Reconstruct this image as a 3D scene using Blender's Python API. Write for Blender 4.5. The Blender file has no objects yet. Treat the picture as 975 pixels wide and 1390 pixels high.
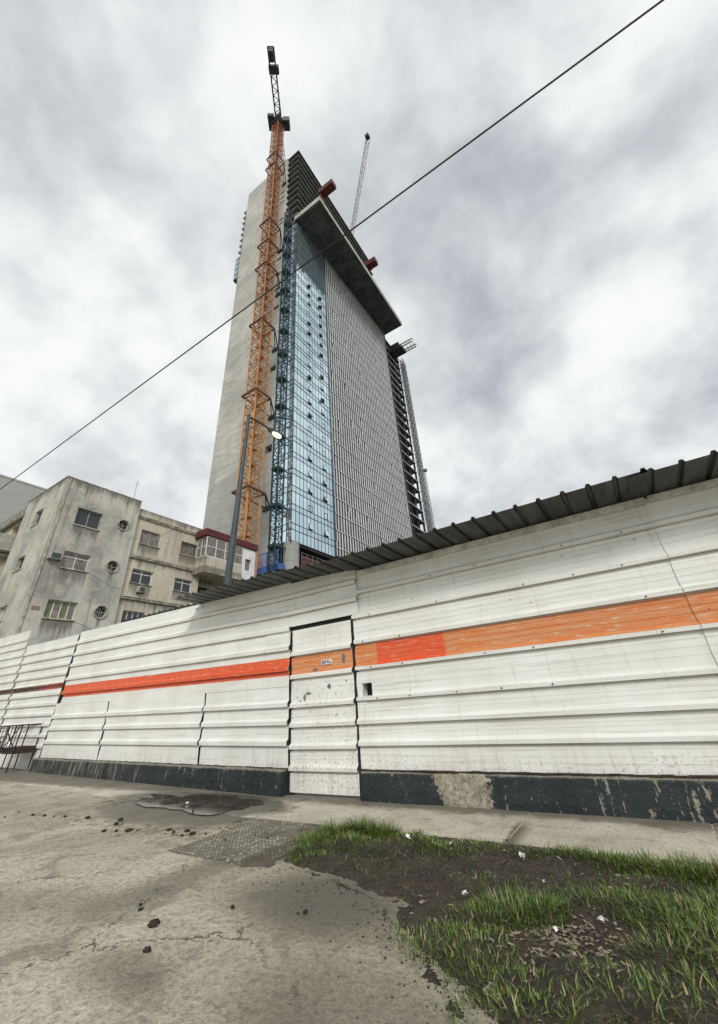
import bpy, math, random
from mathutils import Vector, Matrix, noise as mnoise
random.seed(7)
R = math.radians
scene = bpy.context.scene
col = scene.collection

# ---------------------------------------------------------------- helpers
class MB:
    """collects faces and links them as ONE mesh object"""
    def __init__(s): s.v=[]; s.f=[]; s.m=[]; s.uv=[]
    def face(s, pts, m=0, uv=None):
        i=len(s.v); s.v+= [tuple(p) for p in pts]; s.f.append(tuple(range(i,i+len(pts)))); s.m.append(m)
        s.uv += (uv if uv else [(0,0)]*len(pts))
    def box(s, a, b, m=0):
        (x0,y0,z0),(x1,y1,z1)=a,b
        x0,x1=min(x0,x1),max(x0,x1); y0,y1=min(y0,y1),max(y0,y1); z0,z1=min(z0,z1),max(z0,z1)
        P=[(x0,y0,z0),(x1,y0,z0),(x1,y1,z0),(x0,y1,z0),(x0,y0,z1),(x1,y0,z1),(x1,y1,z1),(x0,y1,z1)]
        for q in ((3,2,1,0),(4,5,6,7),(0,1,5,4),(1,2,6,5),(2,3,7,6),(3,0,4,7)): s.face([P[k] for k in q],m)
    def bar(s, p, q, r=.05, m=0, n=4, r2=None, cap=True):
        p,q=Vector(p),Vector(q); d=(q-p)
        if d.length<1e-6: return
        d.normalize(); r2=r if r2 is None else r2
        a=d.cross(Vector((0,0,1)));
        if a.length<.05: a=d.cross(Vector((1,0,0)))
        a.normalize(); b=d.cross(a)
        o=math.pi/4 if n==4 else 0
        ring=lambda c,rr:[c+(a*math.cos(o+2*math.pi*k/n)+b*math.sin(o+2*math.pi*k/n))*rr for k in range(n)]
        A,B=ring(p,r),ring(q,r2)
        for k in range(n):
            j=(k+1)%n; s.face([A[k],A[j],B[j],B[k]],m)
        if cap: s.face(A[::-1],m); s.face(B,m)
    def tube(s, pts, r=.02, m=0, n=8):
        for i in range(len(pts)-1): s.bar(pts[i],pts[i+1],r,m,n)
    def build(s, name, mats, parent=None, smooth=False, bevel=0):
        me=bpy.data.meshes.new(name); me.from_pydata(s.v,[],s.f); me.update()
        if not isinstance(mats,(list,tuple)): mats=[mats]
        for mt in mats: me.materials.append(mt)
        if len(mats)>1: me.polygons.foreach_set('material_index',s.m)
        u=me.uv_layers.new(name='UVMap'); flat=[c for p in s.uv for c in p]; u.data.foreach_set('uv',flat)
        o=bpy.data.objects.new(name,me); col.objects.link(o)
        if smooth:
            import bmesh
            b=bmesh.new(); b.from_mesh(me); bmesh.ops.remove_doubles(b,verts=b.verts,dist=1e-4)
            for f in b.faces: f.smooth=True
            b.to_mesh(me); b.free()
        if bevel:
            import bmesh
            b=bmesh.new(); b.from_mesh(me); bmesh.ops.remove_doubles(b,verts=b.verts,dist=1e-4); b.to_mesh(me); b.free()
            md=o.modifiers.new('Bevel','BEVEL'); md.width=bevel; md.segments=2; md.limit_method='ANGLE'
        if parent: 
            o.parent=parent
            par=parent; 
            off=Vector((0,0,0))
            while par is not None: off+=Vector(par.location); par=par.parent
            o.location=-off
        return o

def tag(o,label=None,cat=None,group=None,kind=None):
    if label: o['label']=label
    if cat: o['category']=cat
    if group: o['group']=group
    if kind: o['kind']=kind
    return o
def thing(name,label,cat,loc=(0,0,0),group=None):
    o=bpy.data.objects.new(name,None); o.empty_display_size=.2; col.objects.link(o); o.location=loc
    return tag(o,label,cat,group)

# ---------------------------------------------------------------- node helpers
class NT:
    def __init__(s,nt): s.nt=nt; s.L=nt.links
    def put(s,inp,v):
        if isinstance(v,bpy.types.NodeSocket): s.L.new(v,inp)
        elif v is not None:
            if isinstance(v,(tuple,list)) and inp.type=='RGBA' and len(v)==3: v=(*v,1)
            inp.default_value=v
    def n(s,t,_out=0,_p=None,**k):
        nd=s.nt.nodes.new(t)
        for a,b in (_p or {}).items(): setattr(nd,a,b)
        for a,b in k.items():
            key=int(a[1:]) if a[0]=='i' and a[1:].isdigit() else a.replace('_',' ')
            s.put(nd.inputs[key],b)
        return nd.outputs[_out]
    def math(s,op,a,b=None,c=None,clamp=False):
        nd=s.nt.nodes.new('ShaderNodeMath'); nd.operation=op; nd.use_clamp=clamp
        s.put(nd.inputs[0],a)
        if b is not None: s.put(nd.inputs[1],b)
        if c is not None: s.put(nd.inputs[2],c)
        return nd.outputs[0]
    def step(s,v,a,b,lo=0.,hi=1.):
        nd=s.nt.nodes.new('ShaderNodeMapRange'); nd.interpolation_type='SMOOTHSTEP'
        s.put(nd.inputs[0],v); nd.inputs[1].default_value=a; nd.inputs[2].default_value=b
        nd.inputs[3].default_value=lo; nd.inputs[4].default_value=hi
        return nd.outputs[0]
    def mix(s,f,a,b,mode='MIX'):
        nd=s.nt.nodes.new('ShaderNodeMix'); nd.data_type='RGBA'; nd.blend_type=mode
        s.put(nd.inputs[0],f); s.put(nd.inputs[6],a); s.put(nd.inputs[7],b); return nd.outputs[2]
    def noise(s,vec,scale,detail=5,rough=.6,dist=0.,out=0):
        return s.n('ShaderNodeTexNoise',out,None,Vector=vec,Scale=scale,Detail=detail,Roughness=rough,Distortion=dist)
    def vor(s,vec,scale,feature='F1',out=0,rnd=1.):
        return s.n('ShaderNodeTexVoronoi',out,{'feature':feature},Vector=vec,Scale=scale,Randomness=rnd)
    def scale(s,vec,sc,loc=(0,0,0)):
        nd=s.nt.nodes.new('ShaderNodeMapping'); s.put(nd.inputs[0],vec); nd.inputs['Scale'].default_value=sc; nd.inputs['Location'].default_value=loc
        return nd.outputs[0]
    def sep(s,vec):
        nd=s.nt.nodes.new('ShaderNodeSeparateXYZ'); s.put(nd.inputs[0],vec); return nd.outputs

def material(name,fn=None,color=(.5,.5,.5),rough=.7,metal=0.,spec=.5):
    m=bpy.data.materials.new(name); m.use_nodes=True
    b=m.node_tree.nodes['Principled BSDF']; t=NT(m.node_tree)
    b.inputs['Base Color'].default_value=(*color,1); b.inputs['Roughness'].default_value=rough
    b.inputs['Metallic'].default_value=metal; b.inputs['Specular IOR Level'].default_value=spec
    if fn:
        r=fn(t,b) or {}
        for k,v in r.items(): t.put(b.inputs[k],v)
    return m
def worldpos(t): return t.n('ShaderNodeNewGeometry')   # position
def bump(t,h,strength=.3,dist=.02): return t.n('ShaderNodeBump',0,None,Height=h,Strength=strength,Distance=dist)
def speck(name,color,rough=.7,metal=0.,amt=.25,scale=3.,bs=0.,spec=.5,stretch=(1,1,1)):
    """plain colour broken up by two scales of noise"""
    def f(t,b):
        p=t.scale(worldpos(t),stretch)
        n1=t.noise(p,scale,6,.65); n2=t.noise(p,scale*7,4,.6)
        k=t.math('ADD',t.step(n1,.3,.7,1-amt,1+amt),t.step(n2,.3,.7,-amt*.4,amt*.4))
        c=t.mix(1.,color,k,'MULTIPLY')
        r={'Base Color':c,'Roughness':t.step(n2,.3,.7,max(0,rough-.1),min(1,rough+.1))}
        if bs: r['Normal']=bump(t,n2,bs,.02)
        return r
    return material(name,f,color,rough,metal,spec)

# ---------------------------------------------------------------- walls with real openings
def wall(mb, P, u0,u1,v0,v1, rects=(), circles=(), depth=.2, m=0):
    """P(u,v,w)->xyz, w inward. rects (a,b,c,d); circles (cu,cv,r) get a square cell"""
    cells=[(a,b,c,d) for a,b,c,d in rects]+[(cu-r*1.25,cu+r*1.25,cv-r*1.25,cv+r*1.25) for cu,cv,r in circles]
    us=sorted({u0,u1,*[c[0] for c in cells],*[c[1] for c in cells]}); vs=sorted({v0,v1,*[c[2] for c in cells],*[c[3] for c in cells]})
    us=[u for u in us if u0<=u<=u1]; vs=[v for v in vs if v0<=v<=v1]
    for i in range(len(us)-1):
        for j in range(len(vs)-1):
            cu=(us[i]+us[i+1])/2; cv=(vs[j]+vs[j+1])/2
            if any(a<cu<b and c<cv<d for a,b,c,d in cells): continue
            mb.face([P(us[i],vs[j],0),P(us[i+1],vs[j],0),P(us[i+1],vs[j+1],0),P(us[i],vs[j+1],0)],m)
    for a,b,c,d in rects:
        for (p,q) in (((a,c),(b,c)),((b,c),(b,d)),((b,d),(a,d)),((a,d),(a,c))):
            mb.face([P(*p,0),P(*q,0),P(*q,depth),P(*p,depth)],m)
    for cu,cv,r in circles:
        n=32; h=r*1.25
        for k in range(n):
            t0,t1=2*math.pi*k/n,2*math.pi*(k+1)/n
            def sq(t):
                x,y=math.cos(t),math.sin(t); s=h/max(abs(x),abs(y)); return (cu+x*s,cv+y*s)
            ci=lambda t:(cu+math.cos(t)*r,cv+math.sin(t)*r)
            mb.face([P(*sq(t0),0),P(*sq(t1),0),P(*ci(t1),0),P(*ci(t0),0)],m)
            mb.face([P(*ci(t0),0),P(*ci(t1),0),P(*ci(t1),depth),P(*ci(t0),depth)],m)
def PX(X): return lambda u,v,w:(X-w,u,v)      # facade facing +X
def PY(Y): return lambda u,v,w:(u,Y+w,v)      # facade facing -Y
def pbox(mb,P,a,b,m=0):
    (u0,v0,w0),(u1,v1,w1)=a,b
    mb.box(P(u0,v0,w0),P(u1,v1,w1),m)

# ---------------------------------------------------------------- camera (measured from the vanishing points of the photograph)
H=1.25; F=532.807
Lw=(0,0,0)
import mathutils
U=Vector((-72.5,-942,F)).normalized(); Rr=Vector((394.5,271,F)).normalized(); LL=U.cross(Rr).normalized()
def w(c): c=Vector(c); return Vector((-c.dot(LL),c.dot(Rr),c.dot(U)))
cx,cy,cz=w((1,0,0)),w((0,-1,0)),w((0,0,-1))
cam=bpy.data.cameras.new('camera'); camo=bpy.data.objects.new('camera',cam); col.objects.link(camo)
camo.matrix_world=Matrix(((cx.x,cy.x,cz.x,0),(cx.y,cy.y,cz.y,0),(cx.z,cy.z,cz.z,H),(0,0,0,1)))
cam.sensor_fit='VERTICAL'; cam.sensor_height=36; cam.lens=36*F/1390; cam.shift_y=-45/1390; cam.clip_start=.05; cam.clip_end=3000
scene.camera=camo

# ---------------------------------------------------------------- light
SUN_DIR=Vector((.60,-.80,.74)).normalized()
sl=bpy.data.lights.new('sun','SUN'); sl.energy=1.5; sl.angle=R(14); sl.color=(1,.98,.945)
so=bpy.data.objects.new('sun',sl); col.objects.link(so); so.rotation_euler=SUN_DIR.to_track_quat('Z','Y').to_euler()
wd=bpy.data.worlds.new('World'); scene.world=wd; wd.use_nodes=True
wt=NT(wd.node_tree); wd.node_tree.nodes.clear()
sky=wd.node_tree.nodes.new('ShaderNodeTexSky'); sky.sky_type='NISHITA'; sky.sun_disc=False
sky.sun_elevation=math.asin(SUN_DIR.z); sky.sun_rotation=math.atan2(SUN_DIR.x,SUN_DIR.y)
d=wt.n('ShaderNodeTexCoord'); 
dx,dy,dz=wt.sep(d)
zz=wt.math('ADD',wt.math('MAXIMUM',dz,0.),.75)
comb=wt.n('ShaderNodeCombineXYZ',0,None,X=wt.math('DIVIDE',dx,zz),Y=wt.math('DIVIDE',dy,zz),Z=0.)
n1=wt.noise(wt.scale(comb,(1,1,1),(4.3,1.1,0)),2.9,9,.54,.15); n2=wt.noise(wt.scale(comb,(1,1,1),(3.1,1.7,0)),7.,7,.55,.2); n3=wt.noise(wt.scale(comb,(1,1,1),(7.3,2.7,0)),1.3,3,.5)
val=wt.math('ADD',wt.math('ADD',wt.math('MULTIPLY',wt.math('SUBTRACT',n1,.5),1.05),wt.math('MULTIPLY',wt.math('SUBTRACT',n2,.5),.62)),wt.math('MULTIPLY',wt.math('SUBTRACT',n3,.5),.8))
# cloud deck: thick and dark overhead, thinner and brighter low down
val=wt.math('ADD',val,wt.step(dz,.3,.9,.12,-.05))
ramp=wd.node_tree.nodes.new('ShaderNodeValToRGB'); wt.put(ramp.inputs[0],wt.step(val,-.42,.42))
ramp.color_ramp.interpolation='B_SPLINE'
e=ramp.color_ramp.elements; e[0].position=0; e[0].color=(.22,.245,.28,1); e[1].position=1; e[1].color=(.72,.73,.74,1)
for p_,c_ in ((.3,(.40,.43,.465)),(.55,(.54,.565,.59)),(.78,(.70,.72,.74))):
    q=e.new(p_); q.color=(*c_,1)
cl=wt.mix(1.,ramp.outputs[0],(9.7,9.6,9.3),'MULTIPLY')
skm=wt.mix(.96,sky.outputs[0],cl)
bg=wd.node_tree.nodes.new('ShaderNodeBackground'); wt.put(bg.inputs[0],skm); bg.inputs[1].default_value=.10
wo=wd.node_tree.nodes.new('ShaderNodeOutputWorld'); wt.L.new(bg.outputs[0],wo.inputs[0])
vs_=scene.view_settings; vs_.view_transform='Standard'; vs_.look='None'; vs_.gamma=1; vs_.exposure=.55; vs_.use_curve_mapping=False
# ================================================================ MATERIALS
def _sheet(stripe,bright=(-99,-98),dark_left=False,grooves=True,old=.0):
    def f(t,b):
        uvn=t.nt.nodes.new('ShaderNodeUVMap').outputs[0]
        u,v,_=t.sep(uvn)
        p=t.scale(uvn,(1,1,1))
        n_big=t.noise(p,.9,6,.6); n_st=t.noise(t.scale(p,(9,.7,1)),1.6,5,.65); n_h=t.noise(t.scale(p,(.5,14,1)),1.5,4,.6); n_f=t.noise(p,28,5,.7)
        base=t.mix(t.step(n_big,.3,.7),(.82,.82,.775),(.71,.705,.645))
        base=t.mix(t.math('MULTIPLY',t.step(n_st,.52,.78),.38),base,(.46,.43,.33))
        base=t.mix(t.math('MULTIPLY',t.step(n_h,.50,.72),.5),base,(.50,.49,.43))
        if old: base=t.mix(t.math('MULTIPLY',t.step(n_f,.5,.7),old),base,(.55,.50,.36))
        # fine pressed lines
        # stripe
        if stripe:
            s0,s1=stripe
            wob=t.math('MULTIPLY',t.math('SUBTRACT',t.noise(p,3,2),.5),.012)
            vv=t.math('ADD',v,wob)
            m=t.math('MULTIPLY',t.step(vv,s0-.004,s0+.004),t.step(vv,s1+.004,s1-.004) if False else t.math('SUBTRACT',1.,t.step(vv,s1-.004,s1+.004)))
            fad=t.mix(t.step(t.noise(t.scale(p,(.8,9,1)),2.2,6,.7),.36,.66),(.62,.175,.045),(.62,.30,.14))
            fad=t.mix(t.math('MULTIPLY',t.step(n_f,.46,.72),.4),fad,(.66,.33,.12))
            bri=t.mix(t.step(t.noise(t.scale(p,(2,5,1)),2.,5,.65),.5,.8),(.70,.095,.025),(.66,.19,.08))
            mb_=t.math('MULTIPLY',t.step(u,bright[0]-.02,bright[0]+.02),t.math('SUBTRACT',1.,t.step(u,bright[1]-.02,bright[1]+.02)))
            sc=t.mix(mb_,fad,bri)
            if dark_left: sc=t.mix(t.step(t.math('ADD',u,t.math('MULTIPLY',n_big,1.5)),-19.2,-17.6),(.10,.035,.025),(.34,.05,.03))
            scr=t.math('MULTIPLY',t.step(t.noise(t.scale(p,(2.5,30,1)),1.3,6,.75),.555,.66),.8)
            sc=t.mix(scr,sc,(.72,.62,.48))
            base=t.mix(m,base,sc)
        # chips, rust, scuffs
        ch=t.math('MULTIPLY',t.step(t.noise(p,11,6,.75),.655,.69),t.step(n_big,.42,.6))
        base=t.mix(t.math('MULTIPLY',ch,.8),base,(.13,.10,.075))
        sp=t.math('SUBTRACT',1.,t.step(t.vor(p,3.3),.028,.045))
        base=t.mix(t.math('MULTIPLY',sp,.8),base,(.06,.05,.045))
        if old:
            c2=t.math('MULTIPLY',t.step(t.noise(p,17,5,.7),.60,.635),t.math('SUBTRACT',1.,t.step(v,1.55,1.75)))
            base=t.mix(t.math('MULTIPLY',c2,.8),base,(.20,.19,.17))
        spl=t.math('MULTIPLY',t.step(t.noise(p,26,4,.7),.55,.62),t.math('SUBTRACT',1.,t.step(t.math('ADD',v,t.math('MULTIPLY',t.math('SUBTRACT',n_big,.5),.5)),.38,.62)))
        base=t.mix(t.math('MULTIPLY',spl,.6),base,(.26,.21,.14))
        run=t.math('MULTIPLY',t.step(t.noise(t.scale(p,(14,.8,1),(3,1,0)),1.3,4,.6),.67,.72),t.step(n_big,.45,.6))
        base=t.mix(t.math('MULTIPLY',run,.45),base,(.34,.20,.10))
        low=t.math('MULTIPLY',t.math('SUBTRACT',1.,t.step(v,.3,.75)),t.step(n_st,.4,.65))
        base=t.mix(t.math('MULTIPLY',low,.22),base,(.30,.27,.2))
        return {'Base Color':base,'Roughness':t.step(n_f,.3,.7,.38,.6),'Normal':bump(t,t.math('ADD',n_f,t.math('MULTIPLY',n_big,3.)),.3,.008)}
    return f
M={}
M['sheet_right']=material('painted_sheet_right',_sheet((1.735,2.075),(-3.57,-2.38)))
M['sheet_gate']=material('painted_sheet_gate',_sheet((1.735,2.035),old=.5))
M['sheet_left']=material('painted_sheet_left',_sheet((1.735,2.03),(-60,60)))
M['sheet_far']=material('painted_sheet_far',_sheet((1.99,2.13),dark_left=True))
M['roof_metal']=speck('weathered_roof_metal',(.065,.068,.066),.5,.35,.5,2.5,.1,stretch=(3,.6,1))
M['rail']=speck('dirty_white_rail',(.62,.61,.54),.6,0,.3,4,.1)
M['black_gap']=material('gap_shade_black',color=(.012,.012,.012),rough=.8)  # backing seen through the fence gaps, shade put into the colour
M['rust']=speck('rusty_steel',(.035,.022,.016),.85,.1,.6,9,.4)

def _plinth(t,b):
    g=worldpos(t); x,y,z=t.sep(g)
    n1=t.noise(g,2.1,6,.65); n2=t.noise(t.scale(g,(8,8,1.1)),1.6,6,.7); n3=t.noise(g,24,5,.7)
    paint=t.mix(t.step(n1,.3,.7),(.007,.012,.015),(.017,.026,.028))
    paint=t.mix(t.math('MULTIPLY',t.step(n3,.54,.75),.45),paint,(.09,.095,.085))
    conc=t.mix(t.step(n3,.3,.7),(.42,.38,.29),(.20,.175,.13))
    drip=t.step(t.math('ADD',n2,t.math('MULTIPLY',t.math('SUBTRACT',n3,.5),.5)),.61,.65)
    top=t.math('MULTIPLY',t.step(t.math('ADD',z,t.math('MULTIPLY',n1,.05)),.345,.365),.65)
    bare=t.math('MULTIPLY',t.step(t.math('ADD',x,t.math('ADD',t.math('MULTIPLY',t.math('SUBTRACT',n3,.5),.5),t.math('MULTIPLY',t.math('SUBTRACT',z,.2),.5))),-2.80,-2.77),t.math('SUBTRACT',1.,t.step(t.math('ADD',x,t.math('MULTIPLY',t.math('SUBTRACT',n3,.5),.45)),-2.10,-2.07)))
    left=t.math('MULTIPLY',t.step(n2,.47,.60),t.math('SUBTRACT',1.,t.step(x,-13,-9)))
    m=t.math('MAXIMUM',t.math('MAXIMUM',drip,top),t.math('MAXIMUM',bare,t.math('MULTIPLY',left,.45)))
    cc=t.mix(m,paint,conc)
    return {'Base Color':cc,'Roughness':t.step(n3,.3,.7,.5,.85),'Normal':bump(t,t.math('ADD',n3,n1),.7,.03)}
M['plinth']=material('painted_concrete_plinth',_plinth)

def _road(t,b):
    g=worldpos(t); x,y,z=t.sep(g)
    big=t.noise(g,.55,6,.6,.6); mid=t.noise(g,2.3,8,.68,.5); fin=t.noise(g,22,6,.7); grit=t.noise(g,110,3,.7)
    c=t.mix(t.step(big,.32,.68),(.35,.315,.225),(.61,.565,.435))
    c=t.mix(t.math('MULTIPLY',t.step(mid,.50,.64),.6),c,(.15,.132,.092))
    c=t.mix(t.math('MULTIPLY',t.step(t.noise(g,1.3,7,.7,1.5),.55,.68),.6),c,(.50,.47,.38))
    c=t.mix(t.math('MULTIPLY',t.step(fin,.44,.66),.6),c,(.115,.105,.082))
    c=t.mix(t.math('MULTIPLY',t.step(grit,.52,.66),.5),c,(.60,.57,.47))
    c=t.mix(t.step(y,6.6,7.6),c,t.mix(t.step(mid,.3,.7),(.05,.043,.032),(.10,.085,.06)))  # unseen ground behind the fence, darkened to cut bounce onto soffits and undersides
    pit=t.math('MULTIPLY',t.step(t.vor(dist0,9.),.12,.02),.6) if False else t.math('MULTIPLY',t.step(t.noise(g,55,4,.8),.60,.66),.55)
    c=t.mix(pit,c,(.07,.062,.045))
    # dirty wear zone and damp ring near the puddle
    def blob(cx_,cy_,rx,ry,sharp=.5):
        a=t.math('DIVIDE',t.math('SUBTRACT',x,cx_),rx); b_=t.math('DIVIDE',t.math('SUBTRACT',y,cy_),ry)
        r=t.math('SQRT',t.math('ADD',t.math('MULTIPLY',a,a),t.math('MULTIPLY',b_,b_)))
        r=t.math('ADD',r,t.math('MULTIPLY',t.math('SUBTRACT',mid,.5),.9))
        return t.math('SUBTRACT',1.,t.step(r,1-sharp,1+sharp*.3))
    damp=t.math('MAXIMUM',blob(-6.6,5.0,2.3,1.0,.25),t.math('MAXIMUM',blob(-2.6,3.25,.9,.6,.7),blob(-3.9,4.1,.8,.75,.5)))
    c=t.mix(t.math('MULTIPLY',damp,.78),c,(.075,.068,.05))
    d2=t.math('MAXIMUM',blob(-4.0,2.9,.35,1.0,.8),t.math('MAXIMUM',blob(-1.5,2.1,1.1,.6,.8),t.math('MAXIMUM',blob(-2.35,3.05,.8,.45,.8),blob(-3.0,2.0,.5,.25,.8))))
    c=t.mix(t.math('MULTIPLY',d2,.6),c,(.10,.09,.068))
    # mud trail
    tr=t.math('MULTIPLY',blob(-6.8,3.95,3.4,.28,.7),t.step(t.noise(g,7,6,.75),.52,.60))
    c=t.mix(t.math('MULTIPLY',tr,.85),c,(.045,.037,.026))
    # cracks
    dist=t.n('ShaderNodeVectorMath',0,{'operation':'ADD'},i0=g,i1=t.n('ShaderNodeVectorMath',0,{'operation':'MULTIPLY'},i0=t.noise(g,2.5,5,.7,0,1),i1=(.7,.7,0)))
    cr=t.math('MULTIPLY',t.math('SUBTRACT',1.,t.step(t.vor(dist,.62,'DISTANCE_TO_EDGE'),.001,.007)),t.step(t.noise(g,.8,3),.46,.56))
    c=t.mix(t.math('MULTIPLY',cr,.8),c,(.04,.035,.028))
    vein=t.math('ABSOLUTE',t.math('SUBTRACT',t.noise(g,2.1,8,.72,.8),.5)); vl=t.math('MULTIPLY',t.math('SUBTRACT',1.,t.step(vein,.0,.014)),t.step(t.noise(g,1.1,4,.6),.48,.58))
    c=t.mix(t.math('MULTIPLY',vl,.55),c,(.10,.088,.06))
    agg=t.sep(t.vor(g,85.,out=1))[0]; c=t.mix(1.,c,t.step(agg,0.,1.,.86,1.10),'MULTIPLY')
    h=t.math('SUBTRACT',t.math('ADD',t.math('MULTIPLY',mid,1.2),t.math('ADD',t.math('MULTIPLY',fin,.35),t.math('MULTIPLY',grit,.12))),t.math('MULTIPLY',cr,.6))
    rough=t.math('SUBTRACT',.82,t.math('MULTIPLY',damp,.42))
    return {'Base Color':c,'Roughness':rough,'Normal':bump(t,h,.9,.06)}
M['road']=material('worn_concrete_road',_road)
def _pave(t,b):
    g=worldpos(t); x,y,z=t.sep(g)
    big=t.noise(g,.9,6,.6,.4); mid=t.noise(g,3.3,7,.68,.5); fin=t.noise(g,30,6,.7); grit=t.noise(g,120,3,.7)
    c=t.mix(t.step(big,.3,.7),(.38,.345,.265),(.60,.56,.46))
    c=t.mix(t.math('MULTIPLY',t.step(mid,.52,.70),.6),c,(.17,.155,.12))
    c=t.mix(t.math('MULTIPLY',t.step(fin,.46,.68),.5),c,(.14,.125,.10))
    c=t.mix(t.math('MULTIPLY',t.step(grit,.55,.75),.3),c,(.55,.53,.47))
    edge=t.step(t.math('ADD',y,t.math('MULTIPLY',t.math('SUBTRACT',mid,.5),.55)),5.50,5.80)
    c=t.mix(t.math('MULTIPLY',edge,.75),c,(.075,.065,.048))
    xs_=t.math('ADD',x,t.math('ADD',t.math('MULTIPLY',t.math('SUBTRACT',y,5.),.06),t.math('MULTIPLY',t.math('SUBTRACT',fin,.5),.12)))
    sk=t.math('MULTIPLY',t.math('MULTIPLY',t.step(xs_,-1.68,-1.62),t.math('SUBTRACT',1.,t.step(xs_,-1.60,-1.42))),t.math('SUBTRACT',1.,t.step(y,5.2,5.65)))
    c=t.mix(t.math('MULTIPLY',sk,.85),c,(.07,.055,.035))
    a=t.math('DIVIDE',t.math('SUBTRACT',x,-6.8),2.15); b_=t.math('DIVIDE',t.math('SUBTRACT',y,5.2),.66)
    r=t.math('ADD',t.math('SQRT',t.math('ADD',t.math('MULTIPLY',a,a),t.math('MULTIPLY',b_,b_))),t.math('MULTIPLY',t.math('SUBTRACT',mid,.5),.7))
    damp=t.math('SUBTRACT',1.,t.step(r,.88,1.06))
    c=t.mix(t.math('MULTIPLY',damp,.82),c,(.07,.064,.05))
    return {'Base Color':c,'Roughness':t.math('SUBTRACT',.82,t.math('MULTIPLY',damp,.4)),'Normal':bump(t,t.math('ADD',mid,t.math('MULTIPLY',fin,.35)),.6,.02)}
M['pave']=material('sidewalk_concrete',_pave)
def _soil(t,b):
    g=worldpos(t)
    mid=t.noise(g,5,7,.7); fin=t.noise(g,40,6,.75)
    c=t.mix(t.step(mid,.3,.7),(.022,.017,.011),(.075,.058,.036))
    c=t.mix(t.math('MULTIPLY',t.step(fin,.55,.64),.7),c,(.20,.165,.115))
    return {'Base Color':c,'Roughness':.9,'Normal':bump(t,t.math('ADD',mid,t.math('MULTIPLY',fin,.5)),1.,.05)}
M['soil']=material('mud',_soil)
def _water(t,b):
    g=worldpos(t); n=t.noise(g,3,4,.6)
    return {'Base Color':t.mix(t.step(n,.35,.65),(.035,.029,.018),(.085,.07,.048)),'Roughness':t.step(n,.3,.7,.04,.13)}
M['water']=material('murky_puddle_water',_water,spec=.5)
def _ramp(t,b):
    g=worldpos(t); x,y,z=t.sep(g); mid=t.noise(g,3.2,6,.65,.5); fin=t.noise(g,45,5,.7)
    c=t.mix(t.step(mid,.35,.65),(.44,.42,.35),(.26,.24,.19))
    mud=t.step(t.math('ADD',t.math('ADD',mid,t.math('MULTIPLY',t.math('ADD',x,4.1),.30)),t.math('MULTIPLY',t.math('SUBTRACT',y,4.1),.05)),.52,.72)
    low=t.math('SUBTRACT',1.,t.step(z,.010,.020))
    c=t.mix(t.math('MULTIPLY',low,.85),c,(.10,.09,.065))
    c=t.mix(t.math('MULTIPLY',mud,.85),c,(.075,.063,.045))
    return {'Base Color':c,'Roughness':.85,'Normal':bump(t,fin,.5,.01)}
M['ramp']=material('stamped_concrete',_ramp)

def _towerwall(t,b):
    g=worldpos(t); x,y,z=t.sep(g)
    big=t.noise(g,.09,5,.6,.3); mid=t.noise(t.scale(g,(1,1,3)),.35,6,.65); fin=t.noise(t.scale(g,(1,1,1)),2.5,5,.7); st=t.noise(t.scale(g,(1,1,.08)),1.2,5,.6)
    c=t.mix(t.step(big,.35,.65),(.52,.51,.46),(.38,.375,.34))
    c=t.mix(t.math('MULTIPLY',t.step(mid,.44,.66),.42),c,(.25,.247,.22))
    c=t.mix(t.math('MULTIPLY',t.step(st,.52,.72),.4),c,(.25,.24,.205))
    c=t.mix(t.math('MULTIPLY',t.step(fin,.5,.75),.35),c,(.50,.48,.42))
    br=t.nt.nodes.new('ShaderNodeTexBrick'); t.put(br.inputs['Vector'],t.n('ShaderNodeCombineXYZ',0,None,X=t.math('ADD',x,y),Y=z,Z=0.))
    br.inputs['Scale'].default_value=1; br.inputs['Mortar Size'].default_value=.05; br.inputs['Mortar Smooth'].default_value=.4; br.inputs['Brick Width'].default_value=7.2; br.inputs['Row Height'].default_value=1.68; br.offset=.5
    br.inputs['Color1'].default_value=(1,1,1,1); br.inputs['Color2'].default_value=(.86,.86,.84,1); br.inputs['Mortar'].default_value=(.42,.41,.38,1)
    c=t.mix(.8,c,t.mix(1.,c,br.outputs[0],'MULTIPLY'))
    low=t.math('MULTIPLY',t.math('SUBTRACT',1.,t.step(t.math('ADD',z,t.math('MULTIPLY',x,-.25)),54.5,55.5)),.45)   # the lowest pours are greyer
    c=t.mix(low,c,(.24,.25,.245))
    return {'Base Color':c,'Roughness':.85,'Normal':bump(t,t.math('ADD',fin,br.outputs[0] if False else mid),.3,.05)}
M['tower_concrete']=material('board_marked_concrete',_towerwall)
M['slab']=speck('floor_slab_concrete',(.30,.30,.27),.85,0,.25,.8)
M['soffit']=speck('shade_darkened_concrete',(.060,.072,.072),.85,0,.45,.45,stretch=(1,1,1))  # darkened copy of the slab concrete, shade put into the colour
M['dark_in']=speck('unlit_interior',(.016,.016,.016),.9,0,.4,.6)  # near-black colour stands for the shade inside the open floors
M['fascia']=speck('fascia_concrete',(.36,.36,.32),.85,0,.2,.6)
M['redform']=speck('red_steel_box',(.085,.012,.010),.6,.1,.3,1.)
M['brownform']=speck('brown_formwork',(.11,.035,.025),.7,0,.3,1.)
def _glass(t,b):
    g=worldpos(t); n=t.noise(t.scale(g,(.25,.25,.6)),1,3,.6)
    uvn=t.nt.nodes.new('ShaderNodeUVMap').outputs[0]; u,v,_=t.sep(uvn)
    c=t.mix(u,(.52,.70,.75),(.72,.85,.88)); c=t.mix(v,c,(.58,.70,.78))
    return {'Base Color':c,'Roughness':.06}
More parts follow.
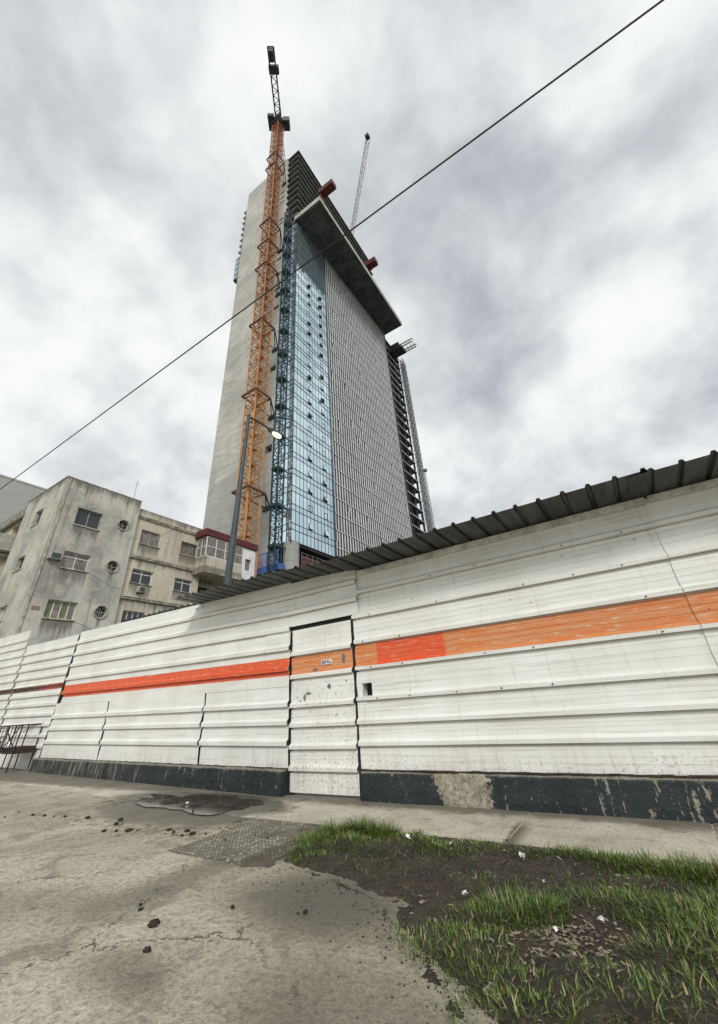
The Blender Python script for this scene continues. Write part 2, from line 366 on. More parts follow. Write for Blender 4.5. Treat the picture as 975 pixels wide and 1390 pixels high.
M['glass']=material('blue_curtain_glass',_glass,metal=.85,rough=.06)
M['mullion']=material('dark_mullion',color=(.05,.07,.085),rough=.5,metal=.3)
M['screen_white']=speck('white_sunshade_fins',(.60,.62,.62),.6,0,.15,.5)
M['screen_dark']=material('dark_glass_behind_fins',color=(.008,.010,.011),rough=.5)
M['bar_light']=speck('light_floor_band',(.55,.56,.55),.6,0,.15,.5)
def _crane(t,b):
    g=worldpos(t); x,y,z=t.sep(g); n=t.noise(g,.5,4,.6); n2=t.noise(g,6,4,.7)
    c=t.mix(t.step(z,28,85),(.54,.26,.075),(.38,.165,.07))
    c=t.mix(t.math('MULTIPLY',t.step(n,.4,.65),.4),c,(.27,.11,.05))
    c=t.mix(t.math('MULTIPLY',t.step(n2,.5,.7),.5),c,(.16,.07,.035))
    return {'Base Color':c,'Roughness':.6}
M['crane']=material('weathered_orange_steel',_crane)
M['crane_dark']=material('crane_machinery_dark',color=(.02,.022,.026),rough=.6)
M['crane_brown']=speck('collar_brown_steel',(.13,.06,.032),.7,0,.3,2)
M['teal']=speck('teal_hoist_steel',(.012,.038,.045),.6,0,.5,.8)
M['greysteel']=speck('galvanised_steel',(.16,.17,.175),.55,.3,.3,2)
M['whitesteel']=speck('pale_jib_steel',(.42,.39,.37),.6,0,.4,.5)
M['lamp_pole']=speck('painted_lamp_pole',(.045,.058,.062),.5,.2,.3,5)
m_=material('lamp_lit',color=(.9,.88,.7),rough=.3); _b=m_.node_tree.nodes['Principled BSDF']; _b.inputs['Emission Color'].default_value=(1,.93,.62,1); _b.inputs['Emission Strength'].default_value=.75; M['lamp_lit']=m_
M['cable']=material('black_cable',color=(.012,.012,.012),rough=.6)

def _plaster(dark,light,warm=.3,parapets=(16.2,),sills=()):
    def f(t,b):
        g=worldpos(t); x,y,z=t.sep(g)
        big=t.noise(g,.42,6,.65,.6); mid=t.noise(g,1.5,7,.7,.4); st=t.noise(t.scale(g,(2.2,2.2,.22)),1.1,6,.7); fin=t.noise(g,14,5,.7)
        c=t.mix(t.step(big,.34,.66),dark,light)
        c=t.mix(t.math('MULTIPLY',t.step(mid,.48,.62),.65),c,(.48,.44,.34))
        c=t.mix(t.math('MULTIPLY',t.step(st,.52,.66),.5),c,(.13,.125,.11))
        c=t.mix(t.math('MULTIPLY',t.step(t.noise(g,3.1,8,.75,1.),.56,.66),.5),c,(.17,.165,.15))
        ss=t.noise(t.scale(g,(7,7,.5)),1.2,5,.7)
        for y0,y1,zs in sills:
            m_=t.math('MULTIPLY',t.math('MULTIPLY',t.step(y,y0-.05,y0+.05),t.math('SUBTRACT',1.,t.step(y,y1-.05,y1+.05))),t.math('MULTIPLY',t.step(t.math('ADD',z,t.math('MULTIPLY',t.math('SUBTRACT',.5,ss),2.2)),zs-1.1,zs-.2),t.math('SUBTRACT',1.,t.step(z,zs-.02,zs+.02))))
            c=t.mix(t.math('MULTIPLY',m_,.72),c,(.075,.07,.06))
        for zt in parapets:
            near=t.math('MULTIPLY',t.step(t.math('SUBTRACT',t.math('ADD',z,t.math('MULTIPLY',t.math('SUBTRACT',st,.5),2.4)),zt),-.75,-.05),t.math('SUBTRACT',1.,t.step(z,zt+.01,zt+.25)) if zt<15 else 1.)
            c=t.mix(t.math('MULTIPLY',near,.7),c,(.085,.08,.068))
        c=t.mix(t.math('MULTIPLY',t.step(fin,.5,.75),.25),c,(.2,.19,.17))
        return {'Base Color':c,'Roughness':.9,'Normal':bump(t,t.math('ADD',mid,t.math('MULTIPLY',fin,.3)),.5,.03)}
    return f
M['plaster_grey']=material('stained_grey_plaster',_plaster((.27,.268,.245),(.51,.50,.44),sills=((10.3,11.95,13.),(10.3,11.95,10.),(10.2,11.95,6.85),(13.4,13.6,13.6),(13.35,13.6,10.4),(13.3,13.5,7.3))))
M['plaster_cream']=material('stained_cream_plaster',_plaster((.43,.40,.32),(.57,.53,.42),parapets=(15.8,11.9,8.8),sills=((15.05,16.7,12.95),(18.55,20.2,12.95),(15.0,16.65,9.9),(18.5,20.15,9.9))))
M['plaster_white']=speck('white_wall',(.66,.66,.66),.8,0,.15,1.)
M['cornice']=speck('cornice_plaster',(.34,.32,.26),.9,0,.5,2.5,.3)
M['far_wall']=speck('plain_far_wall',(.36,.365,.345),.9,0,.1,.15)
M['frame_white']=speck('white_window_frame',(.66,.66,.62),.6,0,.15,5)
M['frame_grey']=speck('aluminium_frame',(.36,.36,.34),.45,.4,.2,5)
M['pane']=material('dark_window_glass',color=(.035,.04,.045),rough=.12)
M['pane_warm']=speck('curtained_window_glass',(.17,.15,.13),.25,0,.4,3)
M['pane_green']=speck('green_shutter_glass',(.14,.16,.07),.4,0,.4,3)
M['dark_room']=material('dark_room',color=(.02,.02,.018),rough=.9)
M['ac']=speck('air_conditioner_case',(.34,.34,.31),.6,0,.3,4)
M['blue']=speck('blue_platform_paint',(.035,.10,.30),.6,0,.25,1)
M['bluenet']=speck('blue_debris_net',(.24,.36,.60),.7,0,.3,1.5)
M['orange_tarp']=speck('orange_tarpaulin',(.70,.22,.12),.7,0,.3,.8)
M['red_roof']=speck('red_painted_fascia',(.085,.014,.013),.7,0,.3,2)
def _grass(t,b):
    uvn=t.nt.nodes.new('ShaderNodeUVMap').outputs[0]; u,v,_=t.sep(uvn)
    c=t.mix(u,(.022,.054,.008),(.125,.20,.022)); c=t.mix(t.step(u,.93,.95),c,(.30,.26,.12))
    return {'Base Color':c,'Roughness':.5}
M['grass']=material('grass_blades',_grass); M['grass'].node_tree.nodes['Principled BSDF'].inputs['Subsurface Weight'].default_value=0
M['clod']=speck('dark_mud_clod',(.035,.028,.02),.95,0,.5,20,.8)
M['paper']=speck('crumpled_paper',(.75,.75,.72),.7,0,.1,20)
M['dry_leaf']=speck('dry_leaves',(.21,.165,.115),.8,0,.7,12)
M['plate']=material('sticker_white',color=(.62,.62,.60),rough=.5)
M['ink']=material('faded_print',color=(.16,.18,.22),rough=.7)
# ================================================================ GROUND
g=MB()
S=900
# one sheet with finer cells close to the camera
xs=[-S,-120,-40,-25,-12,-6,0,6,25,S]; ys=[-S,-40,-6,0,3,6,9,20,60,S]
for i in range(len(xs)-1):
    for j in range(len(ys)-1): g.face([(xs[i],ys[j],0),(xs[i+1],ys[j],0),(xs[i+1],ys[j+1],0),(xs[i],ys[j+1],0)])
tag(g.build('ground',M['road']),kind='structure')
# sidewalk slabs with joints
def Yf(x): return 6.0 if x>=-5.4 else 6.0-.092*(x+5.4)
g=MB()
joints=[-30,-27.2,-24.5,-21.9,-19.3,-16.8,-14.2,-11.7,-9.2,-6.95,-4.93,-3.28,-1.62,.05,1.7,3.4,5.2,8]
for a,b in zip(joints[:-1],joints[1:]):
    n=6
    for k in range(n):
        xa=a+.014+(b-a-.028)*k/n; xb=a+.014+(b-a-.028)*(k+1)/n
        e=lambda x:(4.77+.05*mnoise.noise(Vector((x*2.3,1.7,0))) if x>-4.93 else 4.77+(Yf(x)-6))
        z=.008
        A=(xa,e(xa),z);B=(xb,e(xb),z);C=(xb,Yf(xb)+.25,z);D=(xa,Yf(xa)+.25,z)
        g.face([A,B,C,D]); g.face([(A[0],A[1],-.08),(B[0],B[1],-.08),B,A])
        if k==0: g.face([(xa,A[1],-.08),A,D,(xa,D[1],-.08)])
        if k==n-1: g.face([B,(xb,B[1],-.08),(xb,C[1],-.08),C])
tag(g.build('sidewalk',M['pave']),kind='structure')
# the long groove worn into the pavement joint
# puddle
g=MB(); n=64; c0=Vector((-6.85,5.22,.0125)); ring=[]
for k in range(n):
    t=2*math.pi*k/n; r=1+.55*mnoise.noise(Vector((math.cos(t)*1.6,math.sin(t)*1.6,3.3)))+.22*mnoise.noise(Vector((math.cos(t)*4,math.sin(t)*5,9.)))
    ring.append((c0.x+math.cos(t)*1.55*r-.25*math.sin(t),c0.y+math.sin(t)*.47*r,c0.z))
g.face(ring); tag(g.build('puddle',M['water']),kind='structure')
# stamped ramp between road and pavement: rows of little raised squares
g=MB()
A,B,C,D=[Vector((x,y,0)) for x,y in ((-4.86,3.46),(-3.33,3.42),(-3.60,4.76),(-4.90,4.76))]
def q(s,t,z): p=(A*(1-s)+B*s)*(1-t)+(D*(1-s)+C*s)*t; return (p.x,p.y,z)
def qn(s,t):
    P_=q(s,t,.009 if t>.5 else .0045); n_=.09*mnoise.noise(Vector((P_[0]*5,P_[1]*5,2)))
    return (P_[0]+n_,P_[1]+.09*mnoise.noise(Vector((P_[0]*5,P_[1]*5,6))),P_[2])
g.face([qn(k/16*.94+.03,.03) for k in range(17)]+[qn(.97,.03+k/16*.94) for k in range(1,17)]+[qn(.97-k/16*.94,.97) for k in range(1,17)]+[qn(.03,.97-k/16*.94) for k in range(1,16)])
for i in range(26):
    for j in range(22):
        if random.random()<.05+.5*(i<1 or j<1) or mnoise.noise(Vector((i*.16,j*.16,3)))+.03*(i-16)>.16: continue
        s0,s1=(i+.16)/26,(i+.84)/26; t0,t1=(j+.16)/22,(j+.84)/22
        if i>24 and random.random()<.5: continue
        h=.013+random.random()*.006; e=.0055
        lo=[q(s0,t0,.003),q(s1,t0,.003),q(s1,t1,.003),q(s0,t1,.003)]
        ds,dt=(s1-s0)*.2,(t1-t0)*.2
        hi=[q(s0+ds,t0+dt,h),q(s1-ds,t0+dt,h),q(s1-ds,t1-dt,h),q(s0+ds,t1-dt,h)]
        g.face(hi)
        for k in range(4): g.face([lo[k],lo[(k+1)%4],hi[(k+1)%4],hi[k]])
tag(g.build('ramp',M['ramp']),kind='structure')
# muddy verge
edge=[(-3.42,3.60),(-3.62,4.05),(-3.50,4.45),(-3.25,4.70),(-2.9,4.80),(-2.0,4.82),(-1.,4.82),(0.,4.82),(1.5,4.82),(4,4.82),(4,1.6),(1.,1.7),(-.6,1.9),(-1.05,2.35),(-1.45,2.75),(-1.85,3.05),(-2.1,3.30),(-2.6,3.48),(-3.0,3.58)]
def inside(x,y,poly=edge):
    c=False; j=len(poly)-1
    for i in range(len(poly)):
        xi,yi=poly[i]; xj,yj=poly[j]
        if (yi>y)!=(yj>y) and x<(xj-xi)*(y-yi)/(yj-yi)+xi: c=not c
        j=i
    return c
def edist(x,y):
    best=9
    for i in range(len(edge)):
        a=Vector(edge[i]); b=Vector(edge[(i+1)%len(edge)]); p=Vector((x,y)); ab=b-a
        t=max(0,min(1,(p-a).dot(ab)/ab.length_squared)); best=min(best,(a+ab*t-p).length)
    return best
def soil_z(x,y):
    d=edist(x,y); k=min(1,d/.22)
    return -.012+k*(.022+.045*max(-.2,mnoise.fractal(Vector((x*2.2,y*2.2,0)),1.,2.,4)+.35))+.016*k*mnoise.fractal(Vector((x*11,y*11,0)),1.,2.,3)
g=MB(); st=.022; vid={}
nx=int(7.8/st); ny=int(3.3/st)
g_v=[];g_f=[]
for i in range(nx):
    for j in range(ny):
        x=-3.75+i*st; y=1.6+j*st
        jit=lambda x,y:(x+.12*mnoise.noise(Vector((x*3,y*3,5))) if False else x)
        if not inside(x+st/2+.11*mnoise.fractal(Vector((x*3,y*3,2)),1.,2.,4),min(4.8,y+st/2+.10*mnoise.fractal(Vector((x*3,y*3,8)),1.,2.,4))): continue
        ids=[]
        for a,b in ((0,0),(1,0),(1,1),(0,1)):
            key=(i+a,j+b)
            if key not in vid: vid[key]=len(g_v); xx=-3.75+(i+a)*st+random.uniform(-.008,.008); yy=1.6+(j+b)*st+random.uniform(-.008,.008); g_v.append((xx,yy,soil_z(xx,yy)+.006 if inside(xx,yy) else .002))
            ids.append(vid[key])
        g_f.append(ids)
me=bpy.data.meshes.new('soil'); me.from_pydata(g_v,[],g_f); me.materials.append(M['soil'])
for p in me.polygons: p.use_smooth=True
so_=bpy.data.objects.new('soil',me); col.objects.link(so_); tag(so_,kind='structure')

# grass
gm=MB()
def blade(x,y,h,lean,wd,tint,ang=None):
    z=soil_z(x,y) if inside(x,y) else .02
    a=random.uniform(0,2*math.pi) if ang is None else ang; dx,dy=math.cos(a),math.sin(a); px,py=-dy*wd,dx*wd
    pts=[]; n=3
    for k in range(n+1):
        f=k/n; ww=1-f**1.6
        ox=dx*lean*f*f; oy=dy*lean*f*f; zz_=z+h*(f-.35*(lean/h)*f*f*.8)
        pts.append(((x+ox-px*ww,y+oy-py*ww,zz_),(x+ox+px*ww,y+oy+py*ww,zz_)))
    for k in range(n):
        a0,b0=pts[k];a1,b1=pts[k+1]
        if k<n-1: gm.face([a0,b0,b1,a1],0,[(tint,0)]*4)
        else: gm.face([a0,b0,((a1[0]+b1[0])/2,(a1[1]+b1[1])/2,a1[2])],0,[(tint,0)]*3)
clumps=[]
# along the kerb edge
for x,y,r,hh,n in ((-3.45,4.20,.19,.13,420),(-3.38,4.48,.17,.20,460),(-3.12,4.60,.17,.24,520),(-2.85,4.58,.18,.20,420),(-3.3,3.92,.2,.10,320),(-2.98,4.22,.25,.10,420),(-3.1,3.78,.18,.07,180),(-2.7,4.1,.22,.07,220),(-2.5,4.45,.2,.10,220),(-2.25,4.42,.18,.13,260),(-2.0,4.35,.2,.12,260),(-1.75,4.5,.16,.09,160),(-1.5,4.5,.15,.08,110),(-1.25,4.50,.14,.10,150),
   (-1.0,4.52,.17,.13,240),(-.75,4.48,.2,.17,320),(-.5,4.45,.22,.17,340),(-.25,4.42,.22,.19,360),(0.,4.45,.22,.23,360),(.25,4.45,.25,.25,360),(.6,4.4,.3,.2,330),
   (-1.18,3.42,.22,.19,420),(-1.02,3.5,.16,.17,240),(-1.3,3.25,.2,.14,250),(-1.28,2.92,.2,.12,260),(-1.5,2.85,.17,.11,200),(-1.1,2.72,.22,.12,240),(-1.7,2.95,.13,.07,90),(-.8,3.7,.2,.10,200),(-.55,3.75,.2,.13,280),(-.35,3.6,.22,.15,320),(-.1,3.75,.22,.17,340),(-.1,3.4,.24,.16,340),(.1,3.9,.3,.16,300),(-.35,3.25,.22,.12,260),(.2,3.5,.3,.17,300),(-1.55,3.75,.2,.07,120),(-.6,4.05,.22,.08,160),(-.2,4.08,.2,.09,160),(-.9,2.5,.3,.12,260),(-.5,2.7,.3,.12,240),(-.1,2.9,.3,.13,240),(-.7,2.2,.3,.1,150)):
    for k in range(int(n*1.35)):
        a=random.uniform(0,2*math.pi); rr=r*math.sqrt(random.random())*(1.15 if random.random()<.15 else 1)
        xx=x+math.cos(a)*rr*1.15; yy=min(4.79,y+math.sin(a)*rr)
        h=hh*(.92 if x<-2.6 else .74)*(.25+.85*random.random()**1.3)*(1-.4*rr/r)
        blade(xx,yy,h,h*random.uniform(.25,1.25),random.uniform(.0018,.0055),min(1,max(0,random.gauss(.5+.35*mnoise.noise(Vector((x*3,y*3,1))),.25))) if random.random()<.93 else 1.,a+random.gauss(0,.7))
# thin scattered blades
for k in range(5200):
    x=random.uniform(-3.5,1.5); y=random.uniform(1.9,4.8)
    if not inside(x,y) or mnoise.noise(Vector((x*2.5,y*2.5,4)))<.02: continue
    h=random.uniform(.015,.06); blade(x,y,h,h*random.uniform(.4,1.4),random.uniform(.002,.0045),random.random())
tag(gm.build('grass',M['grass']),'tufts of green grass growing in the muddy verge beside the pavement','grass',kind='stuff')

# crumbs of mud round the verge
g=MB()
for k in range(5200):
    x=random.uniform(-3.9,1.2); y=random.uniform(2.0,4.85); d=edist(x,y); ins=inside(x,y)
    if not ins and (d>.6 or random.random()<(d/.6)**.5): continue
    if y>4.77 and random.random()<.6: continue
    s=random.uniform(.003,.013)*(1 if ins else .7); z=(soil_z(x,y)+.004) if ins else (.009 if y>4.77 else .002)
    c=Vector((x,y,z)); P=[c+Vector((random.uniform(.6,1.2)*s*math.cos(t),random.uniform(.6,1.2)*s*math.sin(t),0)) for t in (0,1.2,2.5,3.8,5.1)]; T=c+Vector((random.uniform(-.3,.3)*s,random.uniform(-.3,.3)*s,s*random.uniform(.6,1.1)))
    for i in range(5): g.face([P[i],P[(i+1)%5],T])
tag(g.build('mud_crumbs',M['clod']),'loose crumbs of dark mud spread over the verge and its edges','mud',kind='stuff')
# leaf litter
g=MB()
for k in range(420):
    x,y=(random.gauss(-.86,.16),random.gauss(3.22,.18)) if k<260 else (random.uniform(-1.9,.5),random.uniform(2.2,4.7))
    if not inside(x,y): continue
    z=soil_z(x,y)+.008; s=random.uniform(.010,.026); a=random.uniform(0,6.3); tl=random.uniform(-.5,.5)
    pts=[]
    for dx,dy in ((-1,0),(-.3,.45),(.4,.4),(1,0),(.4,-.42),(-.3,-.4)):
        X=dx*s*math.cos(a)-dy*s*math.sin(a); Y=dx*s*math.sin(a)+dy*s*math.cos(a)
        pts.append((x+X,y+Y,z+X*tl+.006*random.random()))
    g.face(pts)
tag(g.build('dead_leaves',M['dry_leaf']),'brown dead leaves and chips scattered on the mud','dead leaves',kind='stuff')

# clods and litter
def lump(name,x,y,z,s,mat,sq=.55,seed=0):
    import bmesh
    b=bmesh.new(); bmesh.ops.create_icosphere(b,subdivisions=3,radius=1)
    for v in b.verts:
        k=1+.55*mnoise.fractal(v.co*1.5+Vector((seed*3.7,seed,0)),1.,2.,4); v.co=Vector((v.co.x*s*k,v.co.y*s*k*.7,(v.co.z*k*sq+.25)*s))
    me=bpy.data.meshes.new(name); b.to_mesh(me); b.free(); me.materials.append(mat)
    for p in me.polygons: p.use_smooth=True
    o=bpy.data.objects.new(name,me); col.objects.link(o); o.location=(x,y,z); o.rotation_euler=(0,0,seed*1.3); return o
CG='dark mud clods scattered on the concrete'
clods=[(-3.38,2.39,.035,'largest dark mud clod alone on the open concrete near the bottom left'),(-3.06,2.80,.018,'small lone mud clod left of the muddy patch, in the middle of the concrete'),
 (-3.10,2.17,.022,'small mud clod at the bottom edge, just right of the largest clod')]
for i,(x,y,s,l) in enumerate(clods): tag(lump('mud_clod',x,y,.004,s,M['clod'],.6,i+1),l,'mud clod',CG)
for i,(x,y) in enumerate([(-8.95,3.85),(-8.65,3.89),(-8.4,3.92),(-8.15,3.96),(-6.5,3.68),(-6.32,3.74),(-6.15,3.8),(-6.05,3.86),(-5.6,4.0),(-5.45,3.96),(-5.30,4.04),(-5.12,3.98),(-4.95,4.04),(-4.78,4.02),(-5.2,3.9),(-2.54,2.92),(-2.50,2.95),(-9.6,3.9),(-9.35,3.62),(-6.9,4.12),(-7.6,4.02),(-6.7,3.95),(-3.80,2.55),(-3.72,2.5),(-4.25,4.15),(-4.0,4.1),(-4.45,3.9)]):
    tag(lump('mud_clod',x,y,.02 if x>-4.6 and y>3.5 else .003,random.uniform(.012,.03)*(1.3 if -9<x<-4.7 else .7),M['clod'],.5,i+7),'small dark mud clod lying in the trail across the concrete','mud clod','small mud clods in the trail')
LIT=[(-1.33,4.26,.045,'largest crumpled white paper scrap lying in the grass verge beside the pavement'),(-2.40,4.32,.04,'narrow white paper scrap in the grass left of the largest scrap'),(-1.53,3.50,.04,'white paper scrap left of the big central grass tuft'),(-.69,3.47,.03,'white paper scrap just above the pile of dead leaves'),(-.90,3.23,.022,'small white scrap among the dead leaves'),(-1.07,3.80,.018,'tiny white scrap above the big central grass tuft'),(-2.0,4.40,.018,'tiny white scrap between the two left kerb tufts')]
for i,(x,y,s,l) in enumerate(LIT):
    s*=.7; g=MB(); z=soil_z(x,y)+.04
    for k in range(5):
        a=random.uniform(0,6.3); c=Vector((x+random.uniform(-s,s)*.5,y+random.uniform(-s,s)*.3,z+random.uniform(0,s*.5)))
        d1=Vector((math.cos(a),math.sin(a),random.uniform(-.4,.9)))*s*.7; d2=Vector((-math.sin(a),math.cos(a),random.uniform(-.5,.9)))*s*.4
        g.face([c-d1-d2,c+d1-d2*.6,c+d1*.8+d2,c-d1*.7+d2*1.1])
    tag(g.build('paper_scrap',M['paper']),l,'litter','white paper scraps in the verge')
tag(lump('pebble',-8.0+1.3,5.05,.03,.02,M['paper'],.5,3),'small white pebble standing in the puddle','pebble')

# ================================================================ FENCE
def fanz(u,v): return v if u>=-5.4 else .36+(v-.36)*(1+.0175*(-5.4-u))
def fmap(off=0.):
    def P(u,v,o): 
        z=fanz(u,v)
        wob=.017*mnoise.noise(Vector((u*.55,z*.9,off*9)))+.004*mnoise.noise(Vector((u*2.6,z*2.3,3)))
        return (u,Yf(u)-o-off+wob,z)
    return P
def profile(v0,v1,ridges,h=.05,wb=.045,groove=3,extra=()):
    pts=[(v0,0.)]
    rs=[r for r in ridges if v0+.01<r<v1-.08]
    last=v0
    for r in rs+[None]:
        top=r if r is not None else v1
        if groove:
            a=last+.02; n=groove
            for k in range(1,n+1):
                gz=a+(top-a)*k/(n+1)
                if gz<top-.04 or r is None and gz<v1-.01: pts+=[(gz-.0045,0),(gz,-.004),(gz+.0045,0)]
        if r is not None: pts+=[(r-.026,0),(r-.024,-.024),(r-.001,-.024),(r+.001,h*.92),(r+wb,h),(r+wb+.04,0)]; last=r+wb+.04
    pts.append((v1,0.))
    out=sorted(set(pts+[(e_,0.) for e_ in extra]),key=lambda a:a[0])
    # drop extras that fall on a ridge flank
    return out
def sheet(name,u0,u1,prof,P,mat,parent,hole=None,ragL=0,ragR=0,step=.14,edge_fn=None):
    us=[u0+(u1-u0)*k/max(1,round((u1-u0)/step)) for k in range(max(1,round((u1-u0)/step))+1)]
    if hole: us=sorted(set(us+[hole[0],hole[1]]))
    g=MB(); nv=len(prof)
    def pt(i,j):
        v,o=prof[j]; u=us[i]
        if i==0 and ragL: u+=ragL*mnoise.noise(Vector((v*5,u0,1)))
        if i==len(us)-1 and ragR: u+=ragR*mnoise.noise(Vector((v*5,u1,2)))
        if i==0 and edge_fn: u+=edge_fn(v)
        return P(u,v,o),(u,v)
    for i in range(len(us)-1):
        for j in range(nv-1):
            if hole:
                cu=(us[i]+us[i+1])/2; cv=(prof[j][0]+prof[j+1][0])/2
                if hole[0]<cu<hole[1] and hole[2]<cv<hole[3]: continue
            q_=[pt(i,j),pt(i+1,j),pt(i+1,j+1),pt(i,j+1)]
            g.face([a for a,_ in q_],0,[b for _,b in q_])
    o=g.build(name,mat,parent)
    md=o.modifiers.new('thickness','SOLIDIFY'); md.thickness=.002; md.offset=1
    return o
RR=[.655,.935,1.25,1.69,2.09,2.50,2.91]
LR=[.67,.97,1.24,1.565,1.81,2.16,2.5,2.79,3.1]
saw=lambda v:.16*((v*3.35)%1.)
fence=thing('corrugated_fence','tall white corrugated sheet metal hoarding with orange stripe and grey overhanging sheet roof','fence',(-4,6,0))
# right of the gate
sheet('sheet_panel',-3.99,.70,profile(.36,3.30,RR,extra=(1.31,1.49)),fmap(),M['sheet_right'],fence,hole=(-3.89,-3.71,1.31,1.49),ragL=.02)
sheet('sheet_panel',.66,5.6,profile(.36,3.30,RR),fmap(.012),M['sheet_right'],fence,ragL=.02)
# narrow strip patched beside the gate (a seam runs down it)
sheet('patch_strip',-3.995,-3.80,profile(.37,1.24,RR[:2]),fmap(.010),M['sheet_right'],fence,ragR=.02)
# above the gate and left part
sheet('sheet_panel',-5.47,-3.86,profile(2.57,3.40,[2.79,3.1],groove=0,wb=.06),fmap(.032),M['sheet_left'],fence,ragR=.015)
g1=sheet('sheet_panel',-16.25,-5.44,profile(1.56,3.43,LR[4:],groove=0,wb=.06),fmap(.03),M['sheet_left'],fence,ragR=.01,edge_fn=lambda v:-.32*(1-(v-.36)/3)+saw(v))
for a,b,of in ((-8.03,-5.45,.022),(-12.66,-8.08,.030),(-16.35,-12.76,.024)):
    sheet('sheet_panel',a,b,profile(.36,1.60,LR[:3],groove=0,wb=.06),fmap(of),M['sheet_left'],fence,ragL=.10 if a!=-8.07 else .06,ragR=.06 if b!=-5.45 else .01,edge_fn=(lambda v:-.62+.14*v+saw(v)) if a<-16 else None)
sheet('patch_strip',-6.12,-5.45,profile(2.19,2.56,[2.5]),fmap(.045),M['sheet_left'],fence,ragL=.03)
# far left
FR=[.3+.255*k for k in range(1,13)]
sheet('sheet_panel',-22.5,-16.12,profile(.05,3.42,FR,groove=0,wb=.06,h=.06),fmap(-.10),M['sheet_far'],fence)
sheet('sheet_panel',-34,-22.45,profile(.05,3.93,FR+[3.6],groove=0,wb=.06),fmap(-.03),M['sheet_far'],fence)
# dark posts added behind the gaps to stand for shade, and long rails
def backing_post(x0,x1,z1,y,m='black_gap'):
    g=MB(); g.box((x0,y+.015,0),(x1,y+.10,z1)); g.build('backing_post',M[m],fence)
backing_post(-5.50,-5.38,2.55,6.0); backing_post(-4.06,-3.96,2.7,6.0); backing_post(.62,.72,3.2,6.02)
g=MB(); g.bar((-17.0,Yf(-17.)+.03,0.05),(-16.28,Yf(-16.35)+.03,3.95),.075); g.build('backing_post',M['black_gap'],fence)
backing_post(-22.55,-22.4,4.2,Yf(-22.5)+.12); backing_post(-12.9,-12.5,1.7,Yf(-12.7)+.02); backing_post(-8.2,-7.9,1.7,Yf(-8)+.02)
g=MB(); g.box((-5.5,6.02,2.50),(-3.9,6.09,2.60)); g.build('lintel',M['black_gap'],fence)
g=MB(); g.box((-3.92,6.012,1.29),(-3.90,6.16,1.51)); g.box((-3.70,6.012,1.29),(-3.68,6.16,1.51)); g.box((-3.92,6.012,1.27),(-3.68,6.16,1.29)); g.box((-3.92,6.012,1.51),(-3.68,6.16,1.53)); g.box((-3.92,6.16,1.27),(-3.68,6.17,1.53),1)
g.build('peephole_box',[M['rail'],M['black_gap']],fence)
# white top rail
def roofz(x): return 3.33 if x>-3.9 else 3.33+(-3.9-x)*.052
g=MB()
for a,b in ((-3.84,.69),(.73,5.6)): g.box((a,5.945,3.225),(b,5.985,3.315))
pa=(-8.6,Yf(-8.6)-.05,roofz(-8.6)-.05); pb=(-3.86,5.95,roofz(-3.86)-.05); 
g.build('top_rail',M['rail'],fence,bevel=.004)
g=MB(); g.bar((-8.9,Yf(-8.9)-.02,roofz(-8.9)-.07),(-3.86,5.97,3.27),.035); g.build('top_rail',M['rail'],fence)
# ragged lower edge trim (rusted line over the plinth)
g=MB(); 
for a,b in ((-3.99,5.6),(-17.0,-5.45)):
    n=int((b-a)/.12)
    for k in range(n):
        xa=a+(b-a)*k/n; xb=a+(b-a)*(k+1)/n; o=.0+.006*mnoise.noise(Vector((xa*5,0,0)))
        g.box((xa,(Yf(xa)-.05),.345+o),(xb,Yf(xa)+.03,.362+o+.004*random.random()))
g.build('bottom_channel',M['rust'],fence)
# bolts
g=MB()
for r in RR[2:]:
    for k in range(14):
        x=-3.7+k*.66+random.uniform(-.1,.1)
        if random.random()<.35: continue
        yy=6-.05; g=MB(); g.bar((x,yy,r+.022),(x,yy-.010,r+.022),.010,n=6); g.build('bolt',M['rust'],fence)
# gate
gate=sheet('gate',-5.41,-4.055,profile(.045,2.50,[.33,.62,.93,1.22,1.67,2.05]),fmap(-.008),M['sheet_gate'],fence,ragL=.015,ragR=.015)
tag(gate,'sheet metal gate with faded orange band and chipped scuffed paint')
g=MB(); g.box((-4.715,5.985,1.84),(-4.475,5.998,1.915)); g.box((-4.70,5.982,1.852),(-4.665,5.9845,1.903),1); g.box((-4.655,5.982,1.852),(-4.61,5.9845,1.903),1);g.box((-4.585,5.982,1.862),(-4.55,5.9845,1.903),1); g.box((-4.54,5.982,1.852),(-4.50,5.9845,1.88),1)
g.build('sticker',[M['plate'],M['ink']],gate)
# bare grey patches on the gate
g=MB()
for x,z,rx,rz in ((-4.24,1.925,.035,.05),(-4.24,1.86,.03,.035),(-4.85,1.775,.06,.022),(-4.56,1.50,.04,.035),(-5.10,1.36,.03,.05),(-5.02,1.42,.06,.018),(-4.2,1.56,.012,.02),(-5.2,1.30,.018,.03)):
    pts=[]
    for k in range(14):
        t=2*math.pi*k/14; r=1+.4*mnoise.noise(Vector((math.cos(t)*2,math.sin(t)*2,x*9)))
        pts.append((x+rx*r*math.cos(t),5.9975,z+rz*r*math.sin(t)))
    g=MB(); g.face(pts); g.build('bare_patch',M['greysteel'],gate)
